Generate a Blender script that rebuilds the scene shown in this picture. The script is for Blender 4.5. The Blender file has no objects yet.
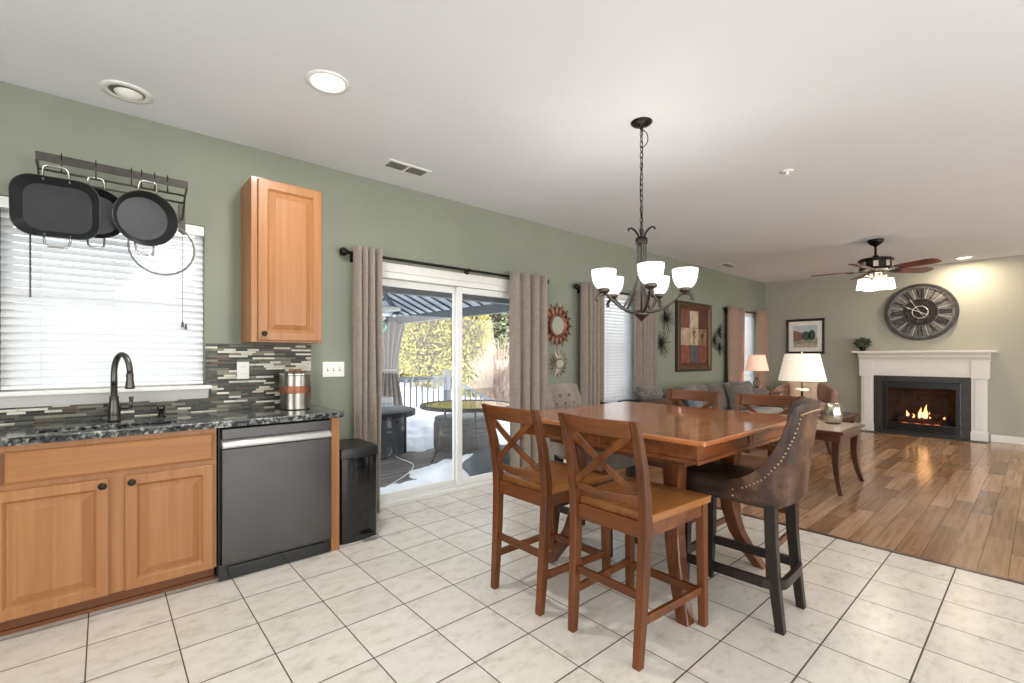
import bpy, bmesh, math, random
from mathutils import Vector, Matrix, Euler
PI = math.pi
S = bpy.context.scene
COL = S.collection
random.seed(7)

# ------------------------------------------------------------------ camera, world, sun, area lights, exposure
CAMZ = 1.277
YAW = 0.8498
cam = bpy.data.objects.new('camera', bpy.data.cameras.new('camera'))
COL.objects.link(cam)
cam.location = (0, 0, CAMZ)
cam.rotation_euler = (PI/2, 0, YAW - PI/2)
cam.data.sensor_width = 36
cam.data.lens = 465.13/1024*36
cam.data.shift_y = 14.84/1024
cam.data.clip_start = .02
cam.data.clip_end = 300
S.camera = cam

W = bpy.data.worlds.new('sky'); S.world = W; W.use_nodes = True
bg = W.node_tree.nodes['Background']
bg.inputs['Color'].default_value = (.86, .93, 1, 1)
bg.inputs['Strength'].default_value = 3.2

def light(name, kind, loc, energy, color=(1, 1, 1), rot=(0, 0, 0), size=.1, size_y=None, parent=None, spread=None):
    d = bpy.data.lights.new(name, kind)
    d.energy = energy; d.color = color
    if kind == 'AREA':
        d.size = size
        if size_y: d.shape = 'RECTANGLE'; d.size_y = size_y
        if spread: d.spread = spread
    elif kind == 'SUN': d.angle = size
    else: d.shadow_soft_size = size
    o = bpy.data.objects.new(name, d); COL.objects.link(o)
    o.location = loc; o.rotation_euler = rot
    if parent: o.parent = parent
    return o
sun = light('sun', 'SUN', (0, -5, 12), 8.5, (1, .95, .86), size=.03)
sun.rotation_euler = Vector((.35, .75, -.62)).to_track_quat('-Z', 'Y').to_euler()
# unseen fill lights added in front of solid walls, behind and beside the camera
light('fill_back', 'AREA', (-2.9, -.2, 1.5), 115, (.97, .985, 1), (PI/2, 0, -PI/2), 3.0, 1.6)
light('fill_side', 'AREA', (1.6, -3.4, 1.35), 165, (.98, .985, 1), (PI/2, 0, 0), 4.2, 2.0)
light('fill_living', 'AREA', (7.0, -3.4, 1.35), 120, (1, .985, .97), (PI/2, 0, 0), 3.6, 2.0)
S.view_settings.view_transform = 'Standard'
S.view_settings.look = 'None'
S.view_settings.gamma = 1
S.view_settings.exposure = 0
S.view_settings.use_curve_mapping = False

# ------------------------------------------------------------------ helpers
def C(r, g, b):
    f = lambda c: (c/12.92 if c <= .04045 else ((c+.055)/1.055)**2.4)
    return (f(r/255), f(g/255), f(b/255), 1)

class NT:
    """small node helper"""
    def __init__(s, name):
        s.m = bpy.data.materials.new(name); s.m.use_nodes = True
        s.t = s.m.node_tree; s.b = s.t.nodes['Principled BSDF']
    def n(s, typ, **kw):
        nd = s.t.nodes.new(typ)
        for k, v in kw.items():
            if k.startswith('i_'):
                nd.inputs[k[2:].replace('_', ' ')].default_value = v
            elif k == 'ins':
                for a, b in v.items(): nd.inputs[a].default_value = b
            else: setattr(nd, k, v)
        return nd
    def l(s, a, b): s.t.links.new(a, b)
    def ramp(s, fac, stops, mode='LINEAR'):
        r = s.n('ShaderNodeValToRGB'); cr = r.color_ramp; cr.interpolation = mode
        while len(cr.elements) < len(stops): cr.elements.new(.5)
        for e, (p, c) in zip(cr.elements, stops): e.position = p; e.color = c
        s.l(fac, r.inputs['Fac']); return r.outputs['Color']
    def coord(s, scale=(1, 1, 1), rot=(0, 0, 0), loc=(0, 0, 0), out='Object'):
        tc = s.n('ShaderNodeTexCoord'); mp = s.n('ShaderNodeMapping')
        mp.inputs['Scale'].default_value = scale; mp.inputs['Rotation'].default_value = rot; mp.inputs['Location'].default_value = loc
        s.l(tc.outputs[out], mp.inputs['Vector']); return mp.outputs['Vector']
    def mix(s, fac, a, b, blend='MIX'):
        m = s.n('ShaderNodeMix', data_type='RGBA', blend_type=blend)
        for sock, v in ((m.inputs[0], fac), (m.inputs[6], a), (m.inputs[7], b)):
            if hasattr(v, 'links'): s.l(v, sock)
            else: sock.default_value = v
        return m.outputs[2]
    def math(s, op, a, b=0.):
        m = s.n('ShaderNodeMath', operation=op)
        for i, v in enumerate((a, b)):
            if hasattr(v, 'links'): s.l(v, m.inputs[i])
            else: m.inputs[i].default_value = v
        return m.outputs[0]
    def noise(s, vec, scale, detail=4, rough=.55, out='Fac'):
        t = s.n('ShaderNodeTexNoise'); t.inputs['Scale'].default_value = scale
        t.inputs['Detail'].default_value = detail; t.inputs['Roughness'].default_value = rough
        if vec is not None: s.l(vec, t.inputs['Vector'])
        return t.outputs[out]
    def bump(s, h, strength=.2, dist=.01):
        b = s.n('ShaderNodeBump'); b.inputs['Strength'].default_value = strength; b.inputs['Distance'].default_value = dist
        s.l(h, b.inputs['Height']); s.l(b.outputs['Normal'], s.b.inputs['Normal'])
    def base(s, c):
        if hasattr(c, 'links'): s.l(c, s.b.inputs['Base Color'])
        else: s.b.inputs['Base Color'].default_value = c
    def set(s, rough=.5, metal=0., spec=None, coat=0.):
        s.b.inputs['Roughness'].default_value = rough; s.b.inputs['Metallic'].default_value = metal
        if spec is not None: s.b.inputs['Specular IOR Level'].default_value = spec
        s.b.inputs['Coat Weight'].default_value = coat; s.b.inputs['Coat Roughness'].default_value = .08
        return s

def plain(name, col, rough=.5, metal=0., var=.12, scale=8, bump=0., spec=None, coat=0.):
    t = NT(name); v = t.coord()
    nz = t.noise(v, scale)
    lo = tuple(c*(1-var) for c in col[:3]) + (1,); hi = tuple(min(1, c*(1+var)) for c in col[:3]) + (1,)
    t.base(t.ramp(nz, [(.3, lo), (.7, hi)])); t.set(rough, metal, spec, coat)
    if bump: t.bump(t.noise(v, scale*8, 3), bump, .004)
    return t.m

def wood(name, c1, c2, axis='z', rough=.35, fine=60., coat=.15, knots=True, spec=.4, freq=9):
    """grain runs along axis (object coordinates)"""
    t = NT(name)
    k = {'x': (.6, freq, freq), 'y': (freq, .6, freq), 'z': (freq, freq, .6)}[axis]
    v = t.coord(k); n1 = t.noise(v, 1.6, 5, .6)
    k2 = {'x': (1.5, fine, fine), 'y': (fine, 1.5, fine), 'z': (fine, fine, 1.5)}[axis]
    n2 = t.noise(t.coord(k2), 1.0, 3, .6)
    m = t.math('ADD', t.math('MULTIPLY', n1, .7), t.math('MULTIPLY', n2, .3))
    mid = tuple((a+b)/2 for a, b in zip(c1, c2))
    t.base(t.ramp(m, [(.32, c1), (.5, mid), (.66, c2)])); t.set(rough, 0, spec, coat)
    t.bump(n2, .08, .002)
    return t.m

def emit(name, col, strength, base=(.8, .8, .8, 1)):
    t = NT(name); t.base(base); t.b.inputs['Emission Color'].default_value = col; t.b.inputs['Emission Strength'].default_value = strength
    t.set(.4); return t.m

def thin_glass(name, tint=(1, 1, 1, 1), refl=.06, rough=0.):
    t = NT(name); n = t.t.nodes
    tr = t.n('ShaderNodeBsdfTransparent'); tr.inputs['Color'].default_value = tint
    gl = t.n('ShaderNodeBsdfGlossy'); gl.inputs['Roughness'].default_value = rough
    lw = t.n('ShaderNodeLayerWeight'); fac = t.math('ADD', .03, t.math('MULTIPLY', t.math('POWER', lw.outputs['Facing'], 4.), .55))
    mx = t.n('ShaderNodeMixShader')
    t.l(fac, mx.inputs[0]); t.l(tr.outputs[0], mx.inputs[1]); t.l(gl.outputs[0], mx.inputs[2])
    t.l(mx.outputs[0], n['Material Output'].inputs['Surface']); return t.m

def fabric(name, col, var=.15, scale=40, rough=.95, weave=.25, transl=0., coarse=0.):
    t = NT(name); v = t.coord(); nz = t.noise(v, scale, 4)
    if coarse: nz = t.math('ADD', t.math('MULTIPLY', nz, 1-coarse), t.math('MULTIPLY', t.noise(v, 5, 4), coarse))
    lo = tuple(c*(1-var) for c in col[:3]) + (1,); hi = tuple(min(1, c*(1+var)) for c in col[:3]) + (1,)
    cc = t.ramp(nz, [(.3, lo), (.7, hi)]); t.base(cc); t.set(rough, 0, .2)
    t.b.inputs['Sheen Weight'].default_value = .25
    t.bump(t.noise(v, 350, 2), weave, .002)
    if transl:
        tr = t.n('ShaderNodeBsdfTranslucent'); t.l(cc, tr.inputs['Color'])
        mx = t.n('ShaderNodeMixShader'); mx.inputs[0].default_value = transl
        t.l(t.b.outputs[0], mx.inputs[1]); t.l(tr.outputs[0], mx.inputs[2])
        t.l(mx.outputs[0], t.t.nodes['Material Output'].inputs['Surface'])
    return t.m

# ---- mesh builder
class MB:
    def __init__(s): s.bm = bmesh.new(); s.mi = 0
    def _mark(s, faces):
        for f in faces: f.material_index = s.mi
    def poly(s, pts, faces):
        vs = [s.bm.verts.new(p) for p in pts]; out = []
        for f in faces:
            try: out.append(s.bm.faces.new([vs[i] for i in f]))
            except ValueError: pass
        s._mark(out); return vs
    def box(s, c, size, rot=None, top=None):
        """box centred on c; rot = Euler/Matrix; top = (sx, sy) scale of its upper face"""
        h = [v/2 for v in size]; pts = []
        for z in (-1, 1):
            for x, y in ((-1, -1), (1, -1), (1, 1), (-1, 1)):
                k = top if (top and z > 0) else (1, 1)
                pts.append(Vector((x*h[0]*k[0], y*h[1]*k[1], z*h[2])))
        if rot is not None:
            R = rot if isinstance(rot, Matrix) else Euler(rot).to_matrix()
            pts = [R @ p for p in pts]
        c = Vector(c); pts = [p + c for p in pts]
        return s.poly(pts, [(3, 2, 1, 0), (4, 5, 6, 7), (0, 1, 5, 4), (1, 2, 6, 5), (2, 3, 7, 6), (3, 0, 4, 7)])
    def b2(s, lo, hi):
        return s.box([(a+b)/2 for a, b in zip(lo, hi)], [abs(b-a) for a, b in zip(lo, hi)])
    def bar(s, a, b, w, h, up=(0, 0, 1), w2=None, h2=None):
        """rectangular bar from a to b, w across, h along up"""
        a, b = Vector(a), Vector(b); d = (b-a).normalized(); up = Vector(up)
        if abs(d.dot(up)) > .98: up = Vector((1, 0, 0))
        x = d.cross(up).normalized(); y = x.cross(d).normalized()
        w2 = w if w2 is None else w2; h2 = h if h2 is None else h2
        pts = [a + x*i*w/2 + y*j*h/2 for i, j in ((-1, -1), (1, -1), (1, 1), (-1, 1))] + [b + x*i*w2/2 + y*j*h2/2 for i, j in ((-1, -1), (1, -1), (1, 1), (-1, 1))]
        return s.poly(pts, [(3, 2, 1, 0), (4, 5, 6, 7), (0, 1, 5, 4), (1, 2, 6, 5), (2, 3, 7, 6), (3, 0, 4, 7)])
    def loft(s, rings, closed=True, cap=True, loop=False):
        vs = [[s.bm.verts.new(p) for p in r] for r in rings]; out = []; n = len(rings[0])
        R = len(vs)
        for i in range(R if loop else R-1):
            A, B = vs[i], vs[(i+1) % R]
            for j in range(n if closed else n-1):
                k = (j+1) % n
                try: out.append(s.bm.faces.new((A[j], A[k], B[k], B[j])))
                except ValueError: pass
        if cap and closed and not loop:
            for r in (vs[0][::-1], vs[-1]):
                try: out.append(s.bm.faces.new(r))
                except ValueError: pass
        s._mark(out); return vs
    def sweep(s, path, sec, up=(0, 0, 1), loop=False, scale=None, cap=True):
        """sec: 2D outline (side, up) swept along path"""
        path = [Vector(p) for p in path]; N = len(path); rings = []; up = Vector(up); px = None
        for i, p in enumerate(path):
            if loop: d = path[(i+1) % N] - path[i-1]
            else: d = path[min(i+1, N-1)] - path[max(i-1, 0)]
            d.normalize(); x = d.cross(up)
            if x.length < 1e-4: x = px if px is not None else d.cross(Vector((1, 0, 0)))
            x.normalize()
            if px is not None and x.dot(px) < 0 and up.length: pass
            y = x.cross(d).normalized(); px = x
            k = scale[i] if scale else 1
            rings.append([p + x*a*k + y*b*k for a, b in sec])
        return s.loft(rings, True, cap, loop)
    def tube(s, path, r, n=8, loop=False, cap=True):
        path = [Vector(p) for p in path]; N = len(path); rings = []; x = None
        for i, p in enumerate(path):
            if loop: d = path[(i+1) % N] - path[i-1]
            else: d = path[min(i+1, N-1)] - path[max(i-1, 0)]
            if d.length < 1e-9: d = Vector((0, 0, 1))
            d.normalize()
            if x is None: x = d.cross(Vector((0, 0, 1)) if abs(d.z) < .9 else Vector((1, 0, 0)))
            else: x = x - d*x.dot(d)
            x.normalize(); y = d.cross(x)
            rr = r[i] if isinstance(r, (list, tuple)) else r
            rings.append([p + (x*math.cos(2*PI*k/n) + y*math.sin(2*PI*k/n))*rr for k in range(n)])
        return s.loft(rings, True, cap, loop)
    def lathe(s, prof, n=24, c=(0, 0, 0), axis='z', cap=True, sx=1., sy=1.):
        c = Vector(c); rings = []
        for r, h in prof:
            ring = []
            for k in range(n):
                a = 2*PI*k/n; u, v = r*math.cos(a)*sx, r*math.sin(a)*sy
                ring.append(c + Vector({'z': (u, v, h), 'x': (h, u, v), 'y': (u, -h, v) if False else (v, h, u)}[axis]))
            rings.append(ring)
        return s.loft(rings, True, cap)
    def ball(s, c, r, n=10, sc=(1, 1, 1), rot=None):
        prof = []; c = Vector(c); rings = []
        m = max(4, n//2); R = Euler(rot).to_matrix() if rot else None
        for i in range(m+1):
            t = PI*i/m; rr = max(math.sin(t), .02); h = -math.cos(t)
            ring = [Vector((rr*math.cos(2*PI*k/n)*r*sc[0], rr*math.sin(2*PI*k/n)*r*sc[1], h*r*sc[2])) for k in range(n)]
            rings.append([c + (R @ p if R else p) for p in ring])
        return s.loft(rings)
    def pillow(s, c, size, rot=None, n=12, puff=1., pinch=.12):
        """cushion: size = (w, d, h), h is the puffed direction"""
        R = Euler(rot).to_matrix() if rot else Matrix.Identity(3); c = Vector(c)
        top, bot = [], []
        for i in range(n+1):
            u = -1 + 2*i/n; rt, rb = [], []
            for j in range(n+1):
                v = -1 + 2*j/n
                h = ((1-u**4)*(1-v**4))**.5*puff
                ku = 1 - pinch*(1-abs(u))*0 - pinch*v*v*0
                x = u*size[0]/2*(1 - pinch*(1-u*u)*0 - pinch*.5*(1-v*v)*abs(u)*0)
                x = u*size[0]/2*(1 - pinch*(1-v*v)*abs(u)**3); y = v*size[1]/2*(1 - pinch*(1-u*u)*abs(v)**3)
                rt.append(c + R @ Vector((x, y, h*size[2]/2))); rb.append(c + R @ Vector((x, y, -h*size[2]/2 - .0005)))
            top.append(rt); bot.append(rb)
        s.loft(top, False, False); s.loft([r[::-1] for r in bot], False, False)
    def prism(s, pts, axis, a, b):
        """polygon pts extruded from a to b along axis ('x': pts are (y,z); 'y': (x,z); 'z': (x,y))"""
        f = {'x': lambda p, t: (t, p[0], p[1]), 'y': lambda p, t: (p[0], t, p[1]), 'z': lambda p, t: (p[0], p[1], t)}[axis]
        return s.loft([[f(p, a) for p in pts], [f(p, b) for p in pts]])
    def build(s, name, mat, parent=None, smooth=False, bevel=0., seg=2, sub=0, solid=0., loc=None, weld=False, world=False):
        if world and parent is not None:      # the shape was given in world coordinates (unrotated parents only)
            off = Vector(); q = parent
            while q is not None: off += q.location; q = q.parent
            bmesh.ops.translate(s.bm, verts=s.bm.verts, vec=-off)
        if weld: bmesh.ops.remove_doubles(s.bm, verts=s.bm.verts, dist=1e-4)
        bmesh.ops.recalc_face_normals(s.bm, faces=s.bm.faces)
        me = bpy.data.meshes.new(name); s.bm.to_mesh(me); s.bm.free()
        for m in (mat if isinstance(mat, (list, tuple)) else [mat]): me.materials.append(m)
        o = bpy.data.objects.new(name, me); COL.objects.link(o)
        if parent is not None: o.parent = parent
        if loc is not None: o.location = loc
        if solid:
            md = o.modifiers.new('thick', 'SOLIDIFY'); md.thickness = solid; md.offset = 0
        if bevel:
            md = o.modifiers.new('bevel', 'BEVEL'); md.width = bevel; md.segments = seg; md.limit_method = 'ANGLE'; md.angle_limit = .6
        if sub:
            md = o.modifiers.new('sub', 'SUBSURF'); md.levels = sub; md.render_levels = sub
        if smooth: me.shade_smooth()
        return o

def autosmooth(o, ang=.6):
    o.data.shade_smooth()
    o.data.set_sharp_from_angle(angle=ang)
    return o

def tag(o, label, cat, group=None, kind=None):
    o['label'] = label; o['category'] = cat
    if group: o['group'] = group
    if kind: o['kind'] = kind
    return o
def thing(name, label, cat, loc=(0, 0, 0), rz=0, group=None, rot=None):
    o = bpy.data.objects.new(name, None); COL.objects.link(o); o.empty_display_size = .05
    o.location = loc; o.rotation_euler = rot if rot else (0, 0, rz)
    return tag(o, label, cat, group)
def struct(o, label=None):
    o['kind'] = 'structure'
    if label: o['label'] = label
    return o
def dup(root, loc, rz=None, label=None, group=None):
    r = root.copy(); COL.objects.link(r); r.location = loc
    if rz is not None: r.rotation_euler = (0, 0, rz)
    if label: r['label'] = label
    if group: r['group'] = group
    for ch in list(root.children):
        c = ch.copy(); COL.objects.link(c); c.parent = r
        for g in ch.children:
            d = g.copy(); COL.objects.link(d); d.parent = c
    return r
def at(px, d, z):
    """world point d metres ahead of the camera's position along its heading, in the direction of picture column px"""
    lat = (px-512)/465.13*d; c, s_ = math.cos(YAW), math.sin(YAW)
    return Vector((c*d + s_*lat, s_*d - c*lat, z))
def bez(pts, n=12):
    """Catmull-Rom through pts"""
    P = [Vector(p) for p in pts]; P = [P[0]*2-P[1]] + P + [P[-1]*2-P[-2]]; out = []
    for i in range(1, len(P)-2):
        for k in range(n):
            t = k/n; a, b, c, d = P[i-1], P[i], P[i+1], P[i+2]
            out.append(.5*((2*b) + (c-a)*t + (2*a-5*b+4*c-d)*t*t + (3*b-a-3*c+d)*t**3))
    out.append(P[-2]); return out
def rrect(w, h, r, n=4):
    out = []
    for cx, cy, a0 in ((w/2-r, h/2-r, 0), (-w/2+r, h/2-r, PI/2), (-w/2+r, -h/2+r, PI), (w/2-r, -h/2+r, 1.5*PI)):
        for k in range(n+1):
            a = a0 + PI/2*k/n; out.append((cx + r*math.cos(a), cy + r*math.sin(a)))
    return out

# ------------------------------------------------------------------ materials
def wall_mat():
    t = NT('sage_paint'); v = t.coord(); n = t.noise(v, 1.5, 3)
    t.base(t.ramp(n, [(.3, C(137, 141, 126)), (.7, C(143, 147, 132))])); t.set(.75, 0, .25)
    t.bump(t.noise(v, 220, 2), .05, .002); return t.m
M = {}
M['wall'] = wall_mat()
M['wallfar'] = plain('sage_paint_warm_lit', C(170, 169, 156), .75, 0, .02, 1.5, spec=.25)  # same sage paint, with the warm light on the far wall mixed in
M['ceiling'] = plain('ceiling_paint', C(225, 227, 230), .9, 0, .015, 2)
M['white'] = plain('white_trim_paint', C(232, 230, 224), .4, 0, .02, 6)
M['vinyl'] = plain('white_vinyl', C(236, 236, 232), .3, 0, .02, 6)
M['maple'] = wood('honey_maple', C(148, 98, 58), C(170, 119, 74), 'z', .4, fine=150., coat=.08, freq=16)
M['maple_x'] = wood('honey_maple_across', C(144, 93, 52), C(168, 115, 67), 'x', .4, fine=150., coat=.08, freq=16)
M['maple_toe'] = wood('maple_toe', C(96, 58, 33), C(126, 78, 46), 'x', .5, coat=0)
M['bronze'] = plain('oil_rubbed_bronze', C(38, 33, 30), .38, .7, .2, 20)
M['pewter'] = plain('dark_pewter', C(92, 88, 84), .32, .9, .15, 15)
M['black'] = plain('satin_black', C(22, 23, 24), .35, 0, .2, 10)
M['blackgloss'] = plain('black_gloss', C(14, 16, 17), .12, 0, .2, 10, coat=.4)
M['nonstick'] = plain('nonstick_coating', C(44, 46, 46), .3, 0, .15, 10)
M['canister'] = plain('worn_canister_steel', C(150, 146, 138), .28, 1, .1, 12)
M['handlesteel'] = plain('satin_handle_steel', C(172, 171, 168), .42, .55, .05, 8)
M['lidsteel'] = plain('dull_steel', C(128, 126, 122), .4, .8, .06, 12)
M['steel'] = plain('brushed_steel', C(190, 188, 184), .22, 1, .06, 12)
M['chrome'] = plain('chrome', C(205, 205, 205), .12, 1, .03, 12)
M['blacksteel'] = plain('black_stainless', C(84, 83, 82), .26, .9, .08, 3)
M['copper'] = plain('copper_band', C(142, 90, 66), .42, .6, .12, 12)
M['chairwood'] = wood('chestnut_chair_wood', C(60, 28, 8), C(122, 66, 22), 'z', .4, coat=.12)
M['chairseat'] = wood('chestnut_seat_wood', C(112, 66, 28), C(164, 108, 56), 'x', .36, coat=.15)
M['chairwood_x'] = wood('chestnut_rail_wood', C(66, 32, 10), C(126, 70, 25), 'y', .4, coat=.12)
M['tablewood'] = wood('cherry_table_wood', C(86, 44, 19), C(140, 80, 39), 'x', .3, coat=.35)
M['tableleg'] = wood('cherry_leg_wood', C(68, 34, 17), C(120, 67, 34), 'z', .3, coat=.3)
M['darkwood'] = wood('dark_walnut', C(48, 26, 16), C(82, 46, 30), 'z', .3, coat=.3)
M['darkwood_x'] = wood('dark_walnut_across', C(52, 28, 18), C(88, 50, 32), 'x', .3, coat=.3)
M['ebony'] = wood('ebony_leg', C(22, 15, 12), C(42, 30, 25), 'z', .4, coat=.08)
M['curtain'] = fabric('taupe_curtain', C(160, 148, 137), .10, 30, transl=.12)
M['curtain_warm'] = fabric('rose_taupe_curtain', C(176, 148, 132), .12, 30, transl=.18)
M['greyfab'] = fabric('grey_tufted_fabric', C(134, 122, 113), .22, 9)
M['sofafab'] = fabric('charcoal_sofa_fabric', C(92, 87, 82), .16, 20)
M['sofaseat'] = fabric('pale_grey_seat_fabric', C(150, 145, 138), .12, 20)
M['patternfab'] = fabric('grey_speckled_pillow', C(112, 106, 100), .5, 26)
M['bluefab'] = fabric('slate_blue_pillow', C(104, 106, 118), .15, 20)
M['denim'] = fabric('blue_cloth', C(54, 78, 110), .25, 20)
M['rosefab'] = fabric('rose_brown_chair_fabric', C(156, 122, 106), .14, 20)
M['cream'] = fabric('cream_pillow_fabric', C(205, 182, 158), .08, 20)
M['nickel'] = plain('nailhead_nickel', C(205, 195, 180), .25, 1, .05, 20)
M['nailbrass'] = plain('antique_brass_nail', C(168, 148, 120), .35, .9, .1, 20)
M['plate'] = plain('white_plate', C(240, 238, 232), .35, 0, .01, 6)
M['louvregrey'] = plain('grey_louvre', C(150, 148, 146), .6, 0, .05, 6)
M['ductgrey'] = plain('grey_duct', C(104, 102, 100), .7, 0, .05, 6)
M['dot'] = plain('dark_slot', C(60, 58, 55), .6, 0, .05, 6)
M['glass'] = thin_glass('clear_glass')
M['fireglass'] = thin_glass('fireplace_glass', (.9, .9, .9, 1))
M['slate'] = plain('charcoal_slate', C(52, 51, 50), .35, 0, .35, 14, coat=.15)
M['soot'] = plain('soot_lining', C(50, 34, 27), .9, 0, .4, 8)
M['log'] = wood('charred_log', C(30, 22, 18), C(78, 54, 40), 'x', .9, coat=0)
M['gazebo'] = plain('gazebo_grey_metal', C(96, 100, 104), .45, .3, .08, 6)
M['gazebo_roof'] = plain('gazebo_roof_sheet', C(190, 197, 208), .5, .1, .06, 4)
M['rail'] = plain('deck_rail_grey', C(120, 122, 128), .5, 0, .08, 6)
M['snow'] = plain('snow', C(240, 243, 248), .85, 0, .03, 3, bump=.3)
M['wicker'] = fabric('charcoal_wicker', C(42, 43, 47), .35, 60, .7, .6)
M['tarp'] = plain('blue_grey_cover', C(58, 70, 75), .5, 0, .15, 5)
M['outdoor_curtain'] = fabric('gazebo_drape', C(150, 140, 132), .15, 20)

def leather_mat():
    t = NT('distressed_brown_leather'); v = t.coord(); n = t.noise(v, 4.5, 6, .62); n2 = t.noise(v, 30, 4)
    m = t.math('ADD', t.math('MULTIPLY', n, .8), t.math('MULTIPLY', n2, .2))
    t.base(t.ramp(m, [(.36, C(30, 16, 9)), (.5, C(66, 40, 25)), (.68, C(122, 90, 66))])); t.set(.42, 0, .5)
    t.bump(n2, .12, .003); return t.m
M['leather'] = leather_mat()
def seat_leather():
    t = NT('dark_seat_leather'); v = t.coord(); n = t.noise(v, 6, 5)
    t.base(t.ramp(n, [(.35, C(36, 25, 19)), (.65, C(62, 45, 35))])); t.set(.36, 0, .5); return t.m
M['seatleather'] = seat_leather()

def tile_mat():
    t = NT('beige_stone_tile')
    tc = t.n('ShaderNodeTexCoord'); sp = t.n('ShaderNodeSeparateXYZ'); t.l(tc.outputs['Object'], sp.inputs[0])
    P = .305
    u = t.math('DIVIDE', t.math('SUBTRACT', sp.outputs[0], .251), P); w = t.math('DIVIDE', t.math('SUBTRACT', sp.outputs[1], 2.780), P)
    fu, fw = t.math('FRACT', t.math('ADD', u, 100.)), t.math('FRACT', t.math('ADD', w, 100.))
    eu = t.math('MINIMUM', fu, t.math('SUBTRACT', 1., fu)); ew = t.math('MINIMUM', fw, t.math('SUBTRACT', 1., fw))
    e = t.math('MINIMUM', eu, t.math('MULTIPLY', ew, .8))
    grout = t.math('LESS_THAN', e, .0085)
    iu, iw = t.math('FLOOR', t.math('ADD', u, 100.)), t.math('FLOOR', t.math('ADD', w, 100.))
    cv = t.n('ShaderNodeCombineXYZ'); t.l(iu, cv.inputs[0]); t.l(iw, cv.inputs[1])
    wn = t.n('ShaderNodeTexWhiteNoise'); wn.noise_dimensions = '2D'; t.l(cv.outputs[0], wn.inputs['Vector'])
    # streaks: each tile shifts the noise by its own random offset
    off = t.n('ShaderNodeVectorMath', operation='SCALE'); t.l(wn.outputs['Color'], off.inputs[0]); off.inputs['Scale'].default_value = 30
    ad = t.n('ShaderNodeVectorMath', operation='ADD'); t.l(tc.outputs['Object'], ad.inputs[0]); t.l(off.outputs[0], ad.inputs[1])
    mp = t.n('ShaderNodeMapping'); mp.inputs['Scale'].default_value = (7, 11, 1); mp.inputs['Rotation'].default_value = (0, 0, .12); t.l(ad.outputs[0], mp.inputs['Vector'])
    n1 = t.noise(mp.outputs[0], 1.4, 7, .68)
    mp2 = t.n('ShaderNodeMapping'); mp2.inputs['Scale'].default_value = (14, 30, 1); t.l(ad.outputs[0], mp2.inputs['Vector'])
    n2 = t.noise(mp2.outputs[0], 1.5, 4, .6)
    m = t.math('ADD', t.math('MULTIPLY', n1, .8), t.math('MULTIPLY', n2, .2))
    c = t.ramp(m, [(.30, C(186, 174, 156)), (.40, C(209, 201, 188)), (.5, C(220, 213, 202)), (.7, C(226, 220, 211))])
    val = t.math('ADD', .96, t.math('MULTIPLY', wn.outputs['Value'], .06))
    vv = t.n('ShaderNodeCombineColor')
    for k in range(3): t.l(val, vv.inputs[k])
    c = t.mix(1., c, vv.outputs[0], 'MULTIPLY')
    c = t.mix(grout, c, C(78, 70, 62)); t.base(c)
    r = t.math('ADD', .27, t.math('MULTIPLY', grout, .6)); t.l(r, t.b.inputs['Roughness'])
    t.b.inputs['Specular IOR Level'].default_value = .45
    t.bump(t.math('SUBTRACT', 1., grout), .3, .003); return t.m
M['tile'] = tile_mat()

def plank_mat(name, stops, bw, bh, mortar, mcol, rough, grain=(1.2, 22, 1), off=.37, bump=.25, knots=True, loc=(0, 0, 0), spec=.5):
    """planks along object X"""
    t = NT(name); v = t.coord(loc=loc)
    b = t.n('ShaderNodeTexBrick', offset=off, offset_frequency=2, squash=1.)
    b.inputs['Color1'].default_value = (0, 0, 0, 1); b.inputs['Color2'].default_value = (1, 1, 1, 1); b.inputs['Mortar'].default_value = (.5, .5, .5, 1)
    b.inputs['Scale'].default_value = 1; b.inputs['Mortar Size'].default_value = mortar; b.inputs['Mortar Smooth'].default_value = 0
    b.inputs['Brick Width'].default_value = bw; b.inputs['Row Height'].default_value = bh; b.inputs['Bias'].default_value = 0
    t.l(v, b.inputs['Vector'])
    sc = t.n('ShaderNodeVectorMath', operation='SCALE'); t.l(b.outputs['Color'], sc.inputs[0]); sc.inputs['Scale'].default_value = 17
    ad = t.n('ShaderNodeVectorMath', operation='ADD'); t.l(v, ad.inputs[0]); t.l(sc.outputs[0], ad.inputs[1])
    mp = t.n('ShaderNodeMapping'); mp.inputs['Scale'].default_value = grain; t.l(ad.outputs[0], mp.inputs['Vector'])
    n1 = t.noise(mp.outputs[0], 1.5, 6, .65)
    c = t.ramp(b.outputs['Color'], stops)
    g = t.ramp(n1, [(.3, (.55, .51, .47, 1)), (.5, (.94, .93, .92, 1)), (.68, (1.2, 1.2, 1.2, 1))])
    c = t.mix(.85, c, g, 'MULTIPLY')
    if knots:
        kn = t.noise(t.coord((2.2, 7, 1)), 2.0, 3, .5)
        c = t.mix(t.ramp(kn, [(.62, (0, 0, 0, 1)), (.74, (.55, .55, .55, 1))]), c, tuple(x*.45 for x in stops[0][1][:3]) + (1,))
    c = t.mix(b.outputs['Fac'], c, mcol); t.base(c); t.set(rough, 0, spec)
    inv = t.math('SUBTRACT', 1., b.outputs['Fac']); t.bump(inv, bump, .003); return t.m
M['woodfloor'] = plank_mat('hickory_plank_floor', [(0, C(140, 105, 77)), (.35, C(158, 121, 90)), (.7, C(171, 134, 103)), (1, C(188, 152, 121))], .95, .127, .0016, C(70, 46, 30), .17)
M['deck'] = plank_mat('grey_deck_boards', [(0, C(96, 90, 88)), (1, C(124, 116, 112))], 3.6, .14, .009, C(30, 28, 28), .7, knots=False)

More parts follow.
